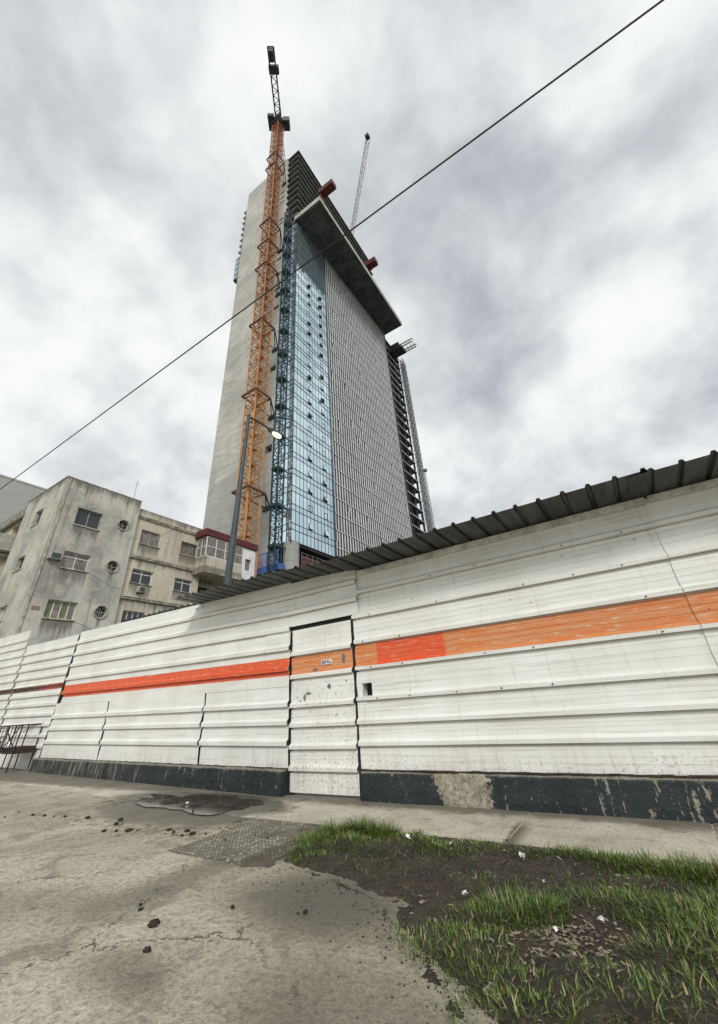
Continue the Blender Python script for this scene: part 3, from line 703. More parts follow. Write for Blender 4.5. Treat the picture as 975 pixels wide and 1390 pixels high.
# roof sheets
def roof(x0,x1,ya,yb,zf,name='roof_sheet',dz=0,tilt=.03,h=.038,pitch=.295):
    g=MB(); xs=[]
    x=x0
    while x<x1:
        for dx,hh in ((0,0),(.185,0),(.205,.0),(.222,1),(.258,1),(.275,0)): 
            if x+dx<x1: xs.append((x+dx,hh*h))
        x+=pitch
    cuts=8
    for (xa,ha),(xb,hb) in zip(xs[:-1],xs[1:]):
        for k in range(cuts):
            f0,f1=k/cuts,(k+1)/cuts
            P=lambda xx,hh,f:(xx,(ya+.02*mnoise.noise(Vector((xx*1.1,0,7))))*(1-f)+yb*f+Yf(xx)-6.,zf(xx)+dz+hh+tilt*(f-1)*-1+.006*mnoise.noise(Vector((xx*1.2,f*2,7))))
            g.face([P(xa,ha,f0),P(xb,hb,f0),P(xb,hb,f1),P(xa,ha,f1)])
    o=g.build(name,M['roof_metal'],fence); md=o.modifiers.new('thickness','SOLIDIFY'); md.thickness=.003
    return o
roof(.55,5.6,5.24,6.55,roofz,dz=-.012)
roof(-3.95,.78,5.20,6.5,roofz)
roof(-8.75,-3.75,5.24,6.5,roofz,dz=.012)
roof(-13.2,-8.6,6.02,6.9,lambda x:fanz(x,3.43)+.01,h=.06)
# plinths
def plinth(x0,x1,y_out,h,label,seed):
    g=MB(); n=int((x1-x0)/.07); m_=7
    prof=[(0,0),(.0,.08),(.005,.16),(.012,.24),(.015,.31),(.03,h-.01),(.10,h),(.30,h)]  # (inset, z)
    def pt(i,j):
        x=x0+(x1-x0)*i/n; ins,z=prof[j]
        zz=z+(.012*mnoise.noise(Vector((x*2.2,z*5,seed)))+.008*mnoise.noise(Vector((x*9,z*9,seed))) if z>0 else -.02)
        oo=.018*mnoise.noise(Vector((x*1.6,z*3,seed+3)))+.010*mnoise.noise(Vector((x*8,z*8,seed+5)))
        if -2.85<x<-1.95: oo+=.04*mnoise.noise(Vector((x*17,z*17,1)))-.018
        return (x,Yf(x)-y_out+ins-oo,zz)
    for i in range(n):
        for j in range(len(prof)-1): g.face([pt(i,j),pt(i+1,j),pt(i+1,j+1),pt(i,j+1)])
    for i in (0,n):
        ps=[pt(i,j) for j in range(len(prof))]; ps.append((ps[-1][0],ps[-1][1],-.02)); g.face(ps)
    return tag(g.build('low_wall',M['plinth'],smooth=False),label,'plinth',)
plinth(-3.97,5.6,.09,.352,'dark blue-black painted concrete plinth right of the gate with a bare concrete patch',1)
plinth(-17.1,-5.47,.16,.352,'dark green-blue painted concrete plinth left of the gate with pale drips',5)

# rusty rack leaning at the far left
rk=thing('metal_rack','rusty black wire rack on thin legs standing against the far left of the hoarding','rack',(-18.5,6.8,0))
g=MB()
X0,X1,Y0,Y1=-19.9,-17.85,6.62,7.2
for x in (X0,-18.9,X1):
    for y in (Y0,Y1): g.bar((x-.1,y,0.),(x+.12,y,1.32),.022)
for z in (.55,1.30):
    g.bar((X0,Y0,z),(X1,Y0,z),.028); g.bar((X0,Y1,z),(X1,Y1,z),.025); g.bar((X0,Y0,z),(X0,Y1,z),.025); g.bar((X1,Y0,z),(X1,Y1,z),.025)
g.build('frame',M['rust'],rk)
g=MB()
for k in range(1,9): x=X0+(X1-X0)*k/9; g.bar((x,Y0,.55),(x+.06,Y0,1.30),.012)
for k in range(1,5): g.bar((X0,Y0,.55+.15*k),(-18.9,Y0,.55+.15*k),.012)
g.bar((X0+1.,Y0,.6),(X1,Y0,1.28),.018); g.bar((X0+1.,Y0,1.2),(X1,Y0,.6),.018)
g.build('wire_grid',M['rust'],rk)
g=MB(); g.box((X0-.03,Y0-.03,.56),(-19.0,Y0-.012,.88)); g.box((-18.9,Y0+.05,.5),(-17.7,Y1,.68)); g.build('plate',M['rust'],rk)

# ================================================================ STREET LAMP AND CABLE
lamp=thing('street_lamp','tall grey tapered street lamp with one lit head on a single arm behind the hoarding','street lamp',(-10.3,8.2,0))
g=MB(); g.bar((-10.35,8.12,0),(-10.15,8.25,6.),.13,n=16,r2=.11); g.bar((-10.15,8.25,6.),(-10.02,8.33,11.55),.11,n=16,r2=.065); g.build('pole',M['lamp_pole'],lamp)
g=MB(); g.tube([(-10.02,8.33,11.35),(-10.02,8.45,11.47),(-10.02,9.1,11.52),(-10.02,9.45,11.52)],.038,n=8); g.bar((-10.02,8.33,10.75),(-10.02,8.95,11.5),.02,n=6); g.build('arm',M['lamp_pole'],lamp)
def ell(mb,c,rx,ry,rz,n=14,m=8,mi=0,z0=-1,z1=1):
    for i in range(n):
        for j in range(m):
            P=[]
            for a,b in ((i,j),(i+1,j),(i+1,j+1),(i,j+1)):
                t=2*math.pi*a/n; zz_=z0+(z1-z0)*b/m; zz_=max(-1,min(1,zz_)); r=math.sqrt(max(0,1-zz_*zz_))
                P.append((c[0]+rx*r*math.cos(t),c[1]+ry*r*math.sin(t),c[2]+rz*zz_))
            mb.face(P,mi)
g=MB(); ell(g,(-10.02,9.80,11.50),.15,.42,.13,z0=-.25,z1=1); g.build('lamp_head',M['lamp_pole'],lamp,smooth=True)
g=MB(); ell(g,(-10.02,9.93,11.46),.13,.27,.14,z0=-1,z1=.1); g.build('lamp_glass',M['lamp_lit'],lamp,smooth=True)
g=MB(); pts=[]
for k in range(81):
    x=-60+1.5*k; pts.append((x,3.06+.0*x,7.72+.00035*(x+2)**2*.0+(.0 if True else 0)))
g.tube(pts,.013,n=6)
tag(g.build('overhead_cable',M['cable'],smooth=False),'thin black cable crossing the whole sky diagonally in front of the tower','cable')
# ================================================================ TOWER
FH=3.36
tower=thing('skyscraper','tall unfinished concrete and glass skyscraper with open upper floors and overhanging slab','tower',(-50,60,0))
XG,YG=-38.9,42.5
ZT=154.4; ZS=112.4
# concrete end wall with slots (front), side and back faces
g=MB()
slots=[(135.3,1),(132.4,.8),(129.7,.8),(120.4,1),(118.4,.8),(104.9,.9),(101.6,1.1),(95.1,1.1),(89.5,.9),(82.5,1.2),(62.9,1.5),(42.6,1.6),(72.5,.9),(52.,1.0)][:12]
rects=[(-45.7,-44.0,z-h/2,z+h/2) for z,h in slots]
wall(g,PY(YG),-61.2,-43.4,0,ZT+.6,rects,depth=.9)
g.face([(-61.2,YG,0),(-61.2,YG,ZT+.6),(-61.2,44.0,ZT+.6),(-61.2,44.0,0)])
g.face([(-61.2,YG,ZT+.6),(-43.4,YG,ZT+.6),(-43.4,44,ZT+.6),(-61.2,44,ZT+.6)])
g.face([(-43.4,YG,0),(-43.4,44,0),(-43.4,44,ZT+.6),(-43.4,YG,ZT+.6)])
g.box((-61.2,44.,0),(-60.4,87.9,ZT-20)); g.box((-61.2,87.1,0),(-39.5,87.9,ZT-20))
g.build('end_wall',M['tower_concrete'],tower)
g=MB()
for z,h in slots:
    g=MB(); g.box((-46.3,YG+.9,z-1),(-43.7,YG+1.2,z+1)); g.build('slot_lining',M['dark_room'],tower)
# interior core that blocks the view through
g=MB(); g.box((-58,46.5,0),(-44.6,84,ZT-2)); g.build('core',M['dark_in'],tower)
# floor slabs of the open upper part
nz=0; z=ZT
while z>ZS+3:
    g=MB(); xr=-38.9; 
    top=z==ZT
    # main slab, its right edge recedes a little to the far end
    y1=88.2 if z<ZT-1 else 88.
    P=[(-43.38,YG+.1),(xr,YG+.1),(-39.9,y1),(-60.4,y1),(-60.4,44.05),(-43.38,44.05)]
    if top: y=0
    th=.20
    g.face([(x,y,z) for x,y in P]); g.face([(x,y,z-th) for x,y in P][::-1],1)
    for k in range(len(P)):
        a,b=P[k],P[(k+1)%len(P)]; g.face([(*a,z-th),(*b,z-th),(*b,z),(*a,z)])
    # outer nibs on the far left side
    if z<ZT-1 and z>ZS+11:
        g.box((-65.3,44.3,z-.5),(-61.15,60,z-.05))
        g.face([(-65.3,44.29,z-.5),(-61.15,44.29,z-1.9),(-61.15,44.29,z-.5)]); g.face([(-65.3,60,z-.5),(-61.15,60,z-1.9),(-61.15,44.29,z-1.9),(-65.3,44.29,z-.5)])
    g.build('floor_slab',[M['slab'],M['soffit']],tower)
    z-=FH
# columns in the open floors
for cxx,cyy in [(-41.6,45.9),(-41.,54),(-41.,62),(-41.1,70),(-41.1,78),(-41.3,86)]:
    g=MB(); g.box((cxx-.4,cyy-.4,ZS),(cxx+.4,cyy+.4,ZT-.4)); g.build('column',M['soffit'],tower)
# inner walls between floors (set back)
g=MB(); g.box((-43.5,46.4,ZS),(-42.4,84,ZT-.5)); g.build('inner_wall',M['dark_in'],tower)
# brownish shuttering and low parapet in the first open floor
g=MB(); g.box((-43.3,YG-.05,ZS+2.3),(-40.9,YG+.05,ZS+5.3)); g.build('formwork',M['brownform'],tower)
g=MB(); g.box((-43.3,YG-.1,ZS+.9),(-39.,YG+.6,ZS+1.5)); g.build('edge_beam',M['slab'],tower)
# cantilevered slab box
g=MB(); ZC0,ZC1=ZS,ZS+1.9
P=[(-39.3,41.8),(-30.75,41.8),(-31.9,88.6),(-40.3,88.6)]
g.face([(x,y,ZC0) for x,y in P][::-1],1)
g.face([(x,y,ZC1) for x,y in P],0)
for k in range(4):
    a,b=P[k],P[(k+1)%4]; g.face([(*a,ZC0),(*b,ZC0),(*b,ZC1),(*a,ZC1)])
# inset lip under the near edge
g.box((-38.2,42.1,ZC0-.35),(-31.3,42.4,ZC0-.004),1)
for k in range(11):
    y=45+4.0*k; x1=-31.3-.025*(y-42); g.box((-38.6,y,ZC0-.22),(x1,y+.3,ZC0-.004),1)
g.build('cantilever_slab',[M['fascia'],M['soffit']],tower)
g=MB(); 
for k in range(13):
    y=46+3.2*k; x=-31.2-.025*(y-42); g.box((x-.1,y,ZC1),(x+.06,y+.1,ZC1+1.1))
g.bar((-31.25,46,ZC1+1.05),(-32.2,84.4,ZC1+1.05),.05); g.build('railing',M['greysteel'],tower)
# red steel boxes
for (xa,xb,ya,yb) in ((-31.6,-27.2,42.5,44.5),(-32.6,-28.9,66.5,68.7)):
    g=MB(); g.box((xa,ya,118),(xb,yb,119.6)); g.box((xa-.1,ya-.05,119.605),(xb+.05,yb+.05,119.8),1); g.box((xa,ya+.3,114.3),(xa+.6,yb-.3,117.998))
    g.build('steel_box',[M['redform'],M['greysteel']],tower,bevel=.03)
# curtain wall
ZB=23.3
lines=[ZB]; k=0
fl=[25.2+FH*i for i in range(27)]
lv=[ZB]
for f_ in fl:
    if f_<ZS: lv.append(f_)
    if f_+1.05<ZS: lv.append(f_+1.05)
lv.append(ZS-.02)
g=MB(); gm2=MB(); ny_=12; nx_=5
Ye=53.9
def pane(p0,du,dv,nrm,m):
    j=[random.uniform(-.008,.008) for _ in range(3)]
    A=Vector(p0); B=A+du; C=A+du+dv; D=A+dv; n=Vector(nrm)
    A=A+n*(.02+j[0]); B=B+n*(.02+j[1]); C=C+n*(.02+j[1]+j[2]); D=D+n*(.02+j[0]+j[2])
    u_=random.random(); g.face([A,B,C,D],0,[(u_,m)]*4)
for a,b in zip(lv[:-1],lv[1:]):
    sp=1. if (b-a)<1.3 else 0.
    for i in range(ny_):
        y0=YG+(Ye-YG)*i/ny_; pane((XG,y0,a),Vector((0,(Ye-YG)/ny_,0)),Vector((0,0,b-a)),(1,0,0),sp)
    for i in range(nx_):
        x0=-43.3+(4.4)*i/nx_; pane((x0,YG,a),Vector((4.4/nx_,0,0)),Vector((0,0,b-a)),(0,-1,0),sp)
g.face([(XG-.1,YG+.1,ZB),(XG-.1,Ye,ZB),(XG-.1,Ye,ZS),(XG-.1,YG+.1,ZS)],0,[(0,0)]*4)
g.build('curtain_wall',M['glass'],tower)
t_=.045
for z in lv:
    gm2.box((XG+.01,YG,z-t_),(XG+.075,Ye,z+t_)); gm2.box((-43.3,YG-.075,z-t_),(XG+.07,YG-.01,z+t_))
for i in range(ny_+1):
    y=YG+(Ye-YG)*i/ny_; gm2.box((XG+.01,y-t_*.7,ZB),(XG+.07,y+t_*.7,ZS-.01))
for i in range(nx_+1):
    x=-43.3+4.4*i/nx_; gm2.box((x-t_*.7,YG-.07,ZB),(x+t_*.7,YG-.01,ZS-.01))
gm2.build('mullion',M['mullion'],tower)
# opened vent windows
for y,closed in ((47.25,{1,6,12,16}),(51.45,{1,6,7,12,5})):
    for k in range(20):
        z=26.95+FH*k
        fr=MB()
        fr.box((XG+.05,y-.46,z-.62),(XG+.085,y-.40,z+.55)); fr.box((XG+.05,y+.40,z-.62),(XG+.085,y+.46,z+.55)); fr.box((XG+.05,y-.40,z-.62),(XG+.085,y+.40,z-.56)); fr.box((XG+.05,y-.40,z+.49),(XG+.085,y+.40,z+.55))
        if k in closed: fr.build('vent_window',M['mullion'],tower); continue
        fr.box((XG+.046,y-.40,z-.56),(XG+.052,y+.40,z+.49),1)
        wobj=fr.build('vent_window',[M['mullion'],M['dark_room']],tower)
        pn=MB(); o_=random.choice((.16,.3,.42,.55))*random.uniform(.85,1.15)
        T0=Vector((XG+.09,y-.42,z+.5)); T1=Vector((XG+.09,y+.42,z+.5)); B0=Vector((XG+.09+o_,y-.42,z-.45)); B1=Vector((XG+.09+o_,y+.42,z-.45))
        pn.face([T0,T1,B1,B0],0,[(.5,0)]*4); dd=Vector((-.05,0,-.02)); pn.face([B0+dd,B1+dd,T1+dd,T0+dd],1); pn.face([T0,B0,B0+dd,T0+dd],1); pn.face([T1,T1+dd,B1+dd,B1],1); pn.face([B0,B1,B1+dd,B0+dd],1)
        pn.build('pane',[M['glass'],M['mullion']],wobj)
# fin screen
Y0s,Y1s=54.1,87.9; nc=38; pw=(Y1s-Y0s)/nc
g=MB(); z=25.2-3*FH; rows=[]
while z<ZS: rows.append(z); z+=FH
for z in rows:
    zt=min(z+FH-.16,ZS-.03)
    if zt-z<.4: continue
    for i in range(nc):
        yc=Y0s+pw*(i+.5)+(.05 if rows.index(z)%2 else -.01)+random.uniform(-.012,.012); k_=random.random()
        if k_<.06 and zt-z>3:
            zm=z+FH*random.uniform(.35,.7); g.box((XG-.028,yc-.15,z+.16),(XG+.05,yc+.13,zm)); g.box((XG-.028,yc+.07,zm+.002),(XG+.05,yc+.35,zt))
        else: g.box((XG-.028,yc-.15,z+.16),(XG+.05,yc+.13,zt))
g.build('fin_screen',M['screen_white'],tower)
g=MB()
for z in rows: g.box((XG-.028,Y0s,z-.04),(XG+.12,Y1s,z+.10))
g.build('floor_band',M['bar_light'],tower)
g=MB(); g.box((XG-.6,Ye+.02,0),(XG-.03,Y1s,ZS-.01)); g.build('dark_glazing',M['screen_dark'],tower)
g=MB(); g.box((XG-.05,Ye-.05+.08,ZB),(XG+.25,Ye+.22,ZS-.02)); g.box((XG-.3,Y1s+.01,10),(XG+.25,Y1s+.3,ZS-.02)); g.build('edge_trim',M['mullion'],tower)
# open bay on the far side
z=14
while z<ZS+1:
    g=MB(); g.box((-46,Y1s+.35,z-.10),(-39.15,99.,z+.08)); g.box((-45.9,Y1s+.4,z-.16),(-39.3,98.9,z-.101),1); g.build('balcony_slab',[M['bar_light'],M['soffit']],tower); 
    z+=FH
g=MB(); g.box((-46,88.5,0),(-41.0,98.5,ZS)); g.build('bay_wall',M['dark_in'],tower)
g=MB()
for y in (91,95,98.7): g.box((-39.9,y-.25,0),(-39.4,y+.25,ZS)); 
g.build('bay_column',M['dark_in'],tower)
# glazed box hung on the far left side
g=MB(); g.box((-65.6,44.4,ZS+1.2),(-61.25,56,ZS+11.5)); o=g.build('glazed_box',M['glass'],tower)
g=MB(); g.box((-65.7,44.3,ZS+.5),(-61.22,56.2,ZS+1.198)); 
for k in range(4): g.box((-65.75+k*1.45,44.33,ZS+1.2),(-65.65+k*1.45,44.39,ZS+11.5))
for k in range(4): g.box((-65.7,44.32,ZS+3.2+k*2.6),(-61.3,44.395,ZS+3.3+k*2.6))
g.build('glazed_box_frame',M['mullion'],tower)
# base: corner column, ceiling, podium
g=MB(); g.bar((-39.75,43.55,0),(-39.75,43.55,ZB),1.25,n=12); g.build('corner_column',M['tower_concrete'],tower)
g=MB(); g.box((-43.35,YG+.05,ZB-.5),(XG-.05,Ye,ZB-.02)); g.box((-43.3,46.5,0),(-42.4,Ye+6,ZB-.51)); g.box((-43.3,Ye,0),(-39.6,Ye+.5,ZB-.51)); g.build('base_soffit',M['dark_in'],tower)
g=MB(); g.box((-43.35,YG+.3,17.6),(XG+.1,Ye+.2,19.4)); g.build('podium_slab',M['fascia'],tower)
g=MB(); g.box((-39.0,45.0,19.6),(-38.95,50.5,21.6)); g.build('formwork',M['brownform'],tower)
g=MB()
for k in range(6): y=44.9+1.3*k; g.bar((-38.8,y,19.4),(-38.8,y,22),.05)
for zz_ in (20.4,21.2,21.9): g.bar((-38.8,44.9,zz_),(-38.8,51.5,zz_),.04)
g.build('guard_rail',M['greysteel'],tower)
# blue net platform
np_=thing('scaffold_platform','blue steel work platform with blue debris net and orange tarpaulin at the tower foot','platform',(-43,41,18.7))
g=MB(); g.box((-46.3,40.5,18.5),(-39.4,41.9,19.5)); g.build('deck_beam',M['blue'],np_,bevel=.03)
g=MB()
for k in range(26): x=-46.2+k*.27; g.bar((x,40.5,19.5),(x,40.5,21.4),.035)
for k in range(8): g.bar((-46.3,40.5,19.5+.27*k),(-39.4,40.5,19.5+.27*k),.035)
g.build('debris_net',M['bluenet'],np_)
g=MB()
for x in (-46.25,-44.,-41.7,-39.45): g.bar((x,40.45,18.6),(x,40.45,21.6),.07)
g.bar((-46.3,40.45,21.5),(-39.4,40.45,21.5),.06); g.build('guard_frame',M['blue'],np_)
g=MB(); ell(g,(-43.2,41.0,20.3),1.6,.15,1.0); g.build('tarpaulin',M['orange_tarp'],np_,smooth=True)

# ================================================================ LATTICES
def lattice(mb,cx_,cy_,z0,z1,w_,ph,rc,rb,ang=0.,m=0,x_brace=False):
    c=[]; 
    for sx,sy in ((-1,-1),(1,-1),(1,1),(-1,1)):
        X=sx*w_/2; Y=sy*w_/2; c.append((cx_+X*math.cos(ang)-Y*math.sin(ang),cy_+X*math.sin(ang)+Y*math.cos(ang)))
    for x,y in c: mb.bar((x,y,z0),(x,y,z1),rc,m)
    n=max(1,round((z1-z0)/ph)); h=(z1-z0)/n
    for k in range(n):
        za=z0+k*h; zb=za+h
        for s in range(4):
            p,q_=c[s],c[(s+1)%4]
            mb.bar((*p,za),(*q_,za),rb,m,cap=False)
            if x_brace or k%2==0: mb.bar((*p,za),(*q_,zb),rb,m,cap=False)
            if x_brace or k%2==1: mb.bar((*q_,za),(*p,zb),rb,m,cap=False)
    return c
def hlattice(mb,A,B,w_,h_,n,rc,rb,m=0,tri=True):
    A,B=Vector(A),Vector(B); d=(B-A); L_=d.length; d.normalize(); s=Vector((-d.y,d.x,0)).normalized(); up=d.cross(s); up=up if up.z>0 else -up
    st=lambda k:A+d*L_*k/n
    lo=[[st(k)+s*w_/2,st(k)-s*w_/2] for k in range(n+1)]
    hi=[[st(k)+up*h_] if tri else [st(k)+s*w_/2+up*h_,st(k)-s*w_/2+up*h_] for k in range(n+1)]
    for i in (0,1): mb.bar(lo[0][i],lo[n][i],rc,m)
    for i in range(len(hi[0])): mb.bar(hi[0][i],hi[n][i],rc,m)
    for k in range(n):
        mb.bar(lo[k][0],lo[k][1],rb,m); mb.bar(lo[k][k%2],lo[k+1][1-k%2],rb,m)
        for i in (0,1):
            hh=hi[k][0] if tri else hi[k][i]; h2=hi[k+1][0] if tri else hi[k+1][i]
            mb.bar(lo[k][i],hh,rb,m) if not tri else None
            mid=hh; mb.bar(lo[k][i],mid,rb,m); mb.bar(mid,lo[k+1][i],rb,m)
# main crane
CX,CY=-42.4,36.6
cr=thing('tower_crane','orange lattice tower crane tied to the concrete wall of the skyscraper with dark counter jib','crane',(CX,CY,0))
g=MB(); lattice(g,CX,CY,0,163,2.5,1.75,.14,.075,x_brace=False); lattice(g,CX,CY,0,163,1.1,2.6,.05,.045)
g.bar((CX,CY,0),(CX,CY,163),.0,0) if False else None
# inner ladder and platforms make the mast denser
for k in range(54):
    z=2+k*3; g.box((CX-.5,CY-.5,z),(CX+.9,CY+.4,z+.05))
    g.bar((CX+.3,CY-.6,z),(CX+.3,CY+.6,z+3),.045)
g.build('mast',M['crane'],cr)
for z in (139.2,132.9,104.4,95.3,86.6,68.0,49.6,30.3):
    g=MB(); s=1.75
    for a,b in (((-s,-s),(s,-s)),((s,-s),(s,s)),((s,s),(-s,s)),((-s,s),(-s,-s))):
        g.bar((CX+a[0],CY+a[1],z),(CX+b[0],CY+b[1],z),.2); 
    co=g.build('tie_collar',M['crane_brown'],cr)
    g=MB()
    if z not in (95.3,132.9):
        g.bar((CX+s,CY+s,z),(-44.6,YG,z+.3),.12); g.bar((CX+s,CY+s,z),(-43.7,YG,z),.14); g.bar((CX-s,CY+s,z),(-44.4,YG,z),.10); g.box((-45.2,YG-.35,z-.35),(-43.6,YG-.01,z+.4))
        g.build('tie_strut',M['crane_dark'],co)
z0=163
g=MB(); g.box((CX-1.7,CY-1.7,z0),(CX+1.7,CY+1.7,z0+.5)); g.bar((CX,CY,z0+.5),(CX,CY,z0+2.6),1.4,n=12); g.box((CX-1.5,CY-1.5,z0+2.6),(CX+1.5,CY+1.5,z0+4.2)); g.build('slewing_unit',M['crane_dark'],cr)
jd=Vector((9.5,-13.3,0)).normalized(); js=Vector((-jd.y,jd.x,0))
def jb(u,v,w_): p=Vector((CX,CY,z0+4.4))+jd*u+js*v; return (p.x,p.y,p.z+w_)
def obox(mb,u0,u1,v0,v1,w0,w1,m=0):
    P=[jb(u,v,ww) for ww in (w0,w1) for u,v in ((u0,v0),(u1,v0),(u1,v1),(u0,v1))]
    for q_ in ((3,2,1,0),(4,5,6,7),(0,1,5,4),(1,2,6,5),(2,3,7,6),(3,0,4,7)): mb.face([P[k] for k in q_],m)
g=MB(); obox(g,-1.6,1.2,1.5,3.6,-3.2,-.2); g.build('cab',M['crane_dark'],cr)
g=MB(); obox(g,-2.2,1.8,-3.3,-1.3,-1.6,.2); g.build('machine_box',M['crane_dark'],cr)
g=MB()
for v in (-.85,.85): obox(g,0,16.6,v-.2,v+.2,0,.6)
for k in range(10):
    u0,u1=.8+k*1.05,.8+(k+1)*1.05; sg=1 if k%2 else -1
    g.bar(jb(u0,-.8*sg,.1),jb(u1,.8*sg,.1),.12); 
    if k%3==0: g.bar(jb(u0,-.8,.1),jb(u0,.8,.1),.07)
g.bar(jb(16.6,-.85,.25),jb(16.6,.85,.25),.16)
g.build('counter_jib',M['crane_dark'],cr)
g=MB(); obox(g,13.9,16.3,-.72,.72,-2.2,.9); g.build('counterweight',M['crane_dark'],cr)
g=MB(); obox(g,11.0,12.8,-1.2,1.75,-.9,1.0); g.build('winch',M['crane_dark'],cr)
g=MB(); A_=jb(-1,0,.2); B_=jb(-50,0,.2); hlattice(g,A_,B_,1.5,1.6,34,.10,.06); g.build('jib',M['whitesteel'],cr)
g=MB(); apex=jb(-.3,0,8.5)
for v in (-.7,.7): g.bar(jb(.7,v,0),apex,.1); g.bar(jb(-1.,v,0),apex,.1)
g.build('apex_frame',M['crane_dark'],cr)
g=MB(); g.bar(apex,jb(-30,0,1.8),.04); g.bar(apex,jb(14,0,.6),.04); g.build('tie_rod',M['crane_dark'],cr)
# rear crane, only its jib shows
cr2=thing('tower_crane','pale distant crane jib rising above the roof behind the skyscraper','crane',(-56,92.4,0))
g=MB(); lattice(g,-56,92.4,0,163,2.2,2.6,.14,.07); g.build('mast',M['whitesteel'],cr2)
g=MB(); hlattice(g,(-55,91.4,165),(-20.4,56.2,165),1.3,1.3,34,.10,.055); g.build('jib',M['whitesteel'],cr2)
g=MB(); dd=(Vector((-20.2,56.0,165))-Vector((-55,91.4,165))).normalized(); e_=Vector((-20.4,56.2,165))
g.box((e_.x-.8,e_.y-.8,164.5),(e_.x+.5,e_.y+.5,166.2)); g.build('jib_tip',M['crane_dark'],cr2)
g=MB(); g.box((-57.5,91,163),(-54.5,93.9,166.5)); g.build('slewing_unit',M['crane_dark'],cr2)
# dark teal hoist mast in front of the wall/glass joint
h1=thing('hoist_mast','dark teal lattice hoist mast running up beside the blue glass facade','hoist mast',(-40.3,40.6,0))
g=MB(); lattice(g,-40.3,40.6,17.5,115.5,1.3,1.5,.12,.06,x_brace=False)
g.build('mast',M['teal'],h1)
z=22; 
while z<114:
    g=MB(); s=1.0
    g.box((-41.1,39.8,z-.1),(-39.5,41.4,z+.35)); g.bar((-41.0,41.3,z+.1),(-41.4,42.45,z+.1),.12); g.bar((-39.6,41.3,z+.1),(-39.8,42.45,z+.1),.12); g.build('wall_tie',M['teal'],h1); z+=6.72
# far right hoist mast with its work platform
h2=thing('hoist_mast','grey lattice hoist mast with a projecting platform on the far right corner of the skyscraper','hoist mast',(-38.5,99.5,0))
for xx,yy in ((-38.6,99.9),(-38.9,102.0)):
    g=MB(); lattice(g,xx,yy,0,110,1.0,1.5,.12,.06); g.build('mast',M['greysteel'],h2)
z=18
g=MB()
while z<109: g=MB(); g.bar((-39.2,98.9,z),(-38.6,99.5,z),.10); g.build('wall_tie',M['greysteel'],h2); z+=FH*2
g=MB(); g.box((-40.5,92.4,107.6),(-34.9,96.2,108.3)); g.box((-39.9,92.6,108.3),(-36.,96.,110.8)); g.build('cabin',M['crane_dark'],h2)
g=MB()
for y in (93.0,96.0):
    for z in (108,109.3): g.bar((-36,y,z),(-30.9,y,z),.2)
    for k in range(5): g.bar((-36+k*1.2,y,108),(-36+(k+.5)*1.2,y,109.3),.06); g.bar((-36+(k+.5)*1.2,y,109.3),(-36+(k+1)*1.2-.2,y,108),.06)
for k in range(5): g.bar((-35.9+k*1.22,93,108),(-35.9+k*1.22,96,108),.09)
g.build('platform',M['greysteel'],h2)
mp=MB(); mp.bar((-38.4,103.6,0),(-38.4,103.6,63.5),.14,n=8); mp.box((-38.9,103.2,63.2),(-37.7,104,64.0))
tag(mp.build('mast_pole',M['greysteel']),'slender grey pole with a small fitting on top right of the skyscraper','pole')

# ================================================================ APARTMENT BUILDING
XB=-29.2
ab=thing('apartment_building','stained grey and cream plaster apartment block with round windows and glazed red topped balcony','building',(-33,14,0))
W1=[(10.32,11.95,13.02,14.25),(10.30,11.93,10.02,11.1),(10.24,11.94,6.90,7.97),(10.3,11.9,3.8,4.9)]
C1=[(13.5,13.9,.37),(13.45,10.72,.38),(13.4,7.58,.38)]
g=MB(); wall(g,PX(XB),9.15,14.45,0,16.2,W1,C1,depth=.28)
WL=[(-32.95,-31.75,13.45,14.6),(-33.1,-31.95,10.25,11.2),(-33.1,-31.95,7.0,7.95)]
wall(g,PY(9.15),-35.3,XB,0,16.2,WL,depth=.28)
g.face([(XB,9.15,16.2),(XB,14.45,16.2),(-40,14.45,16.2),(-35.3,9.15,16.2)])
g.face([(XB,14.45,0),(XB-.4,14.45,0),(XB-.4,14.45,16.2),(XB,14.45,16.2)])
g.face([(-35.3,9.15,0),(-35.3,9.15,16.2),(-35.3,11.,16.2),(-35.3,11.,0)])
g.build('grey_wing',M['plaster_grey'],ab)
# cream wing
XC=XB-.25
W2=[(15.08,16.68,13.0,14.12),(18.6,20.2,13.02,14.12),(15.03,16.66,9.97,10.99),(18.55,20.15,9.97,10.97),(15.0,16.6,6.9,7.96),(18.5,20.1,6.9,7.96)]
g=MB(); wall(g,PX(XC),14.40,20.75,0,15.75,W2,depth=.25); g.face([(XC,14.4,15.75),(XC,27,15.75),(-40,27,15.75),(-40,14.4,15.75)])
g.build('cream_wing',M['plaster_cream'],ab)
g=MB()
for z,y1 in ((15.05,20.8),(11.85,21.5),(8.82,21.5)):
    g.box((XC-.02,14.46,z-.10),(XC+.13,y1,z+.02)); g.box((XC-.02,14.46,z+.022),(XC+.18,y1,z+.09))
g.build('cornice',M['cornice'],ab,bevel=.012)
g=MB(); g.box((XB-.03,9.1,16.2),(XB+.03,14.5,16.26)); g.box((-35.35,9.1,16.2),(XB-.031,9.16,16.26)); g.build('coping',M['cornice'],ab)
# balcony wing
g=MB(); wall(g,PX(XC-1.2),20.75,26.2,0,14.9,[(21.2,23.2,8.4,11.)],depth=.3); wall(g,PY(20.76),XC-1.2,XC,0,14.9)
g.build('recessed_wall',M['plaster_cream'],ab)
g=MB(); g.box((-28.0,20.0,11.75),(-28.08,24.1,12.85)); g.box((XC+.0,20.0,11.75),(-28.081,20.08,12.85)); g.box((-30.4,20.0,11.45),(-27.95,24.3,11.748)); g.build('balcony_parapet',M['plaster_cream'],ab,bevel=.015)
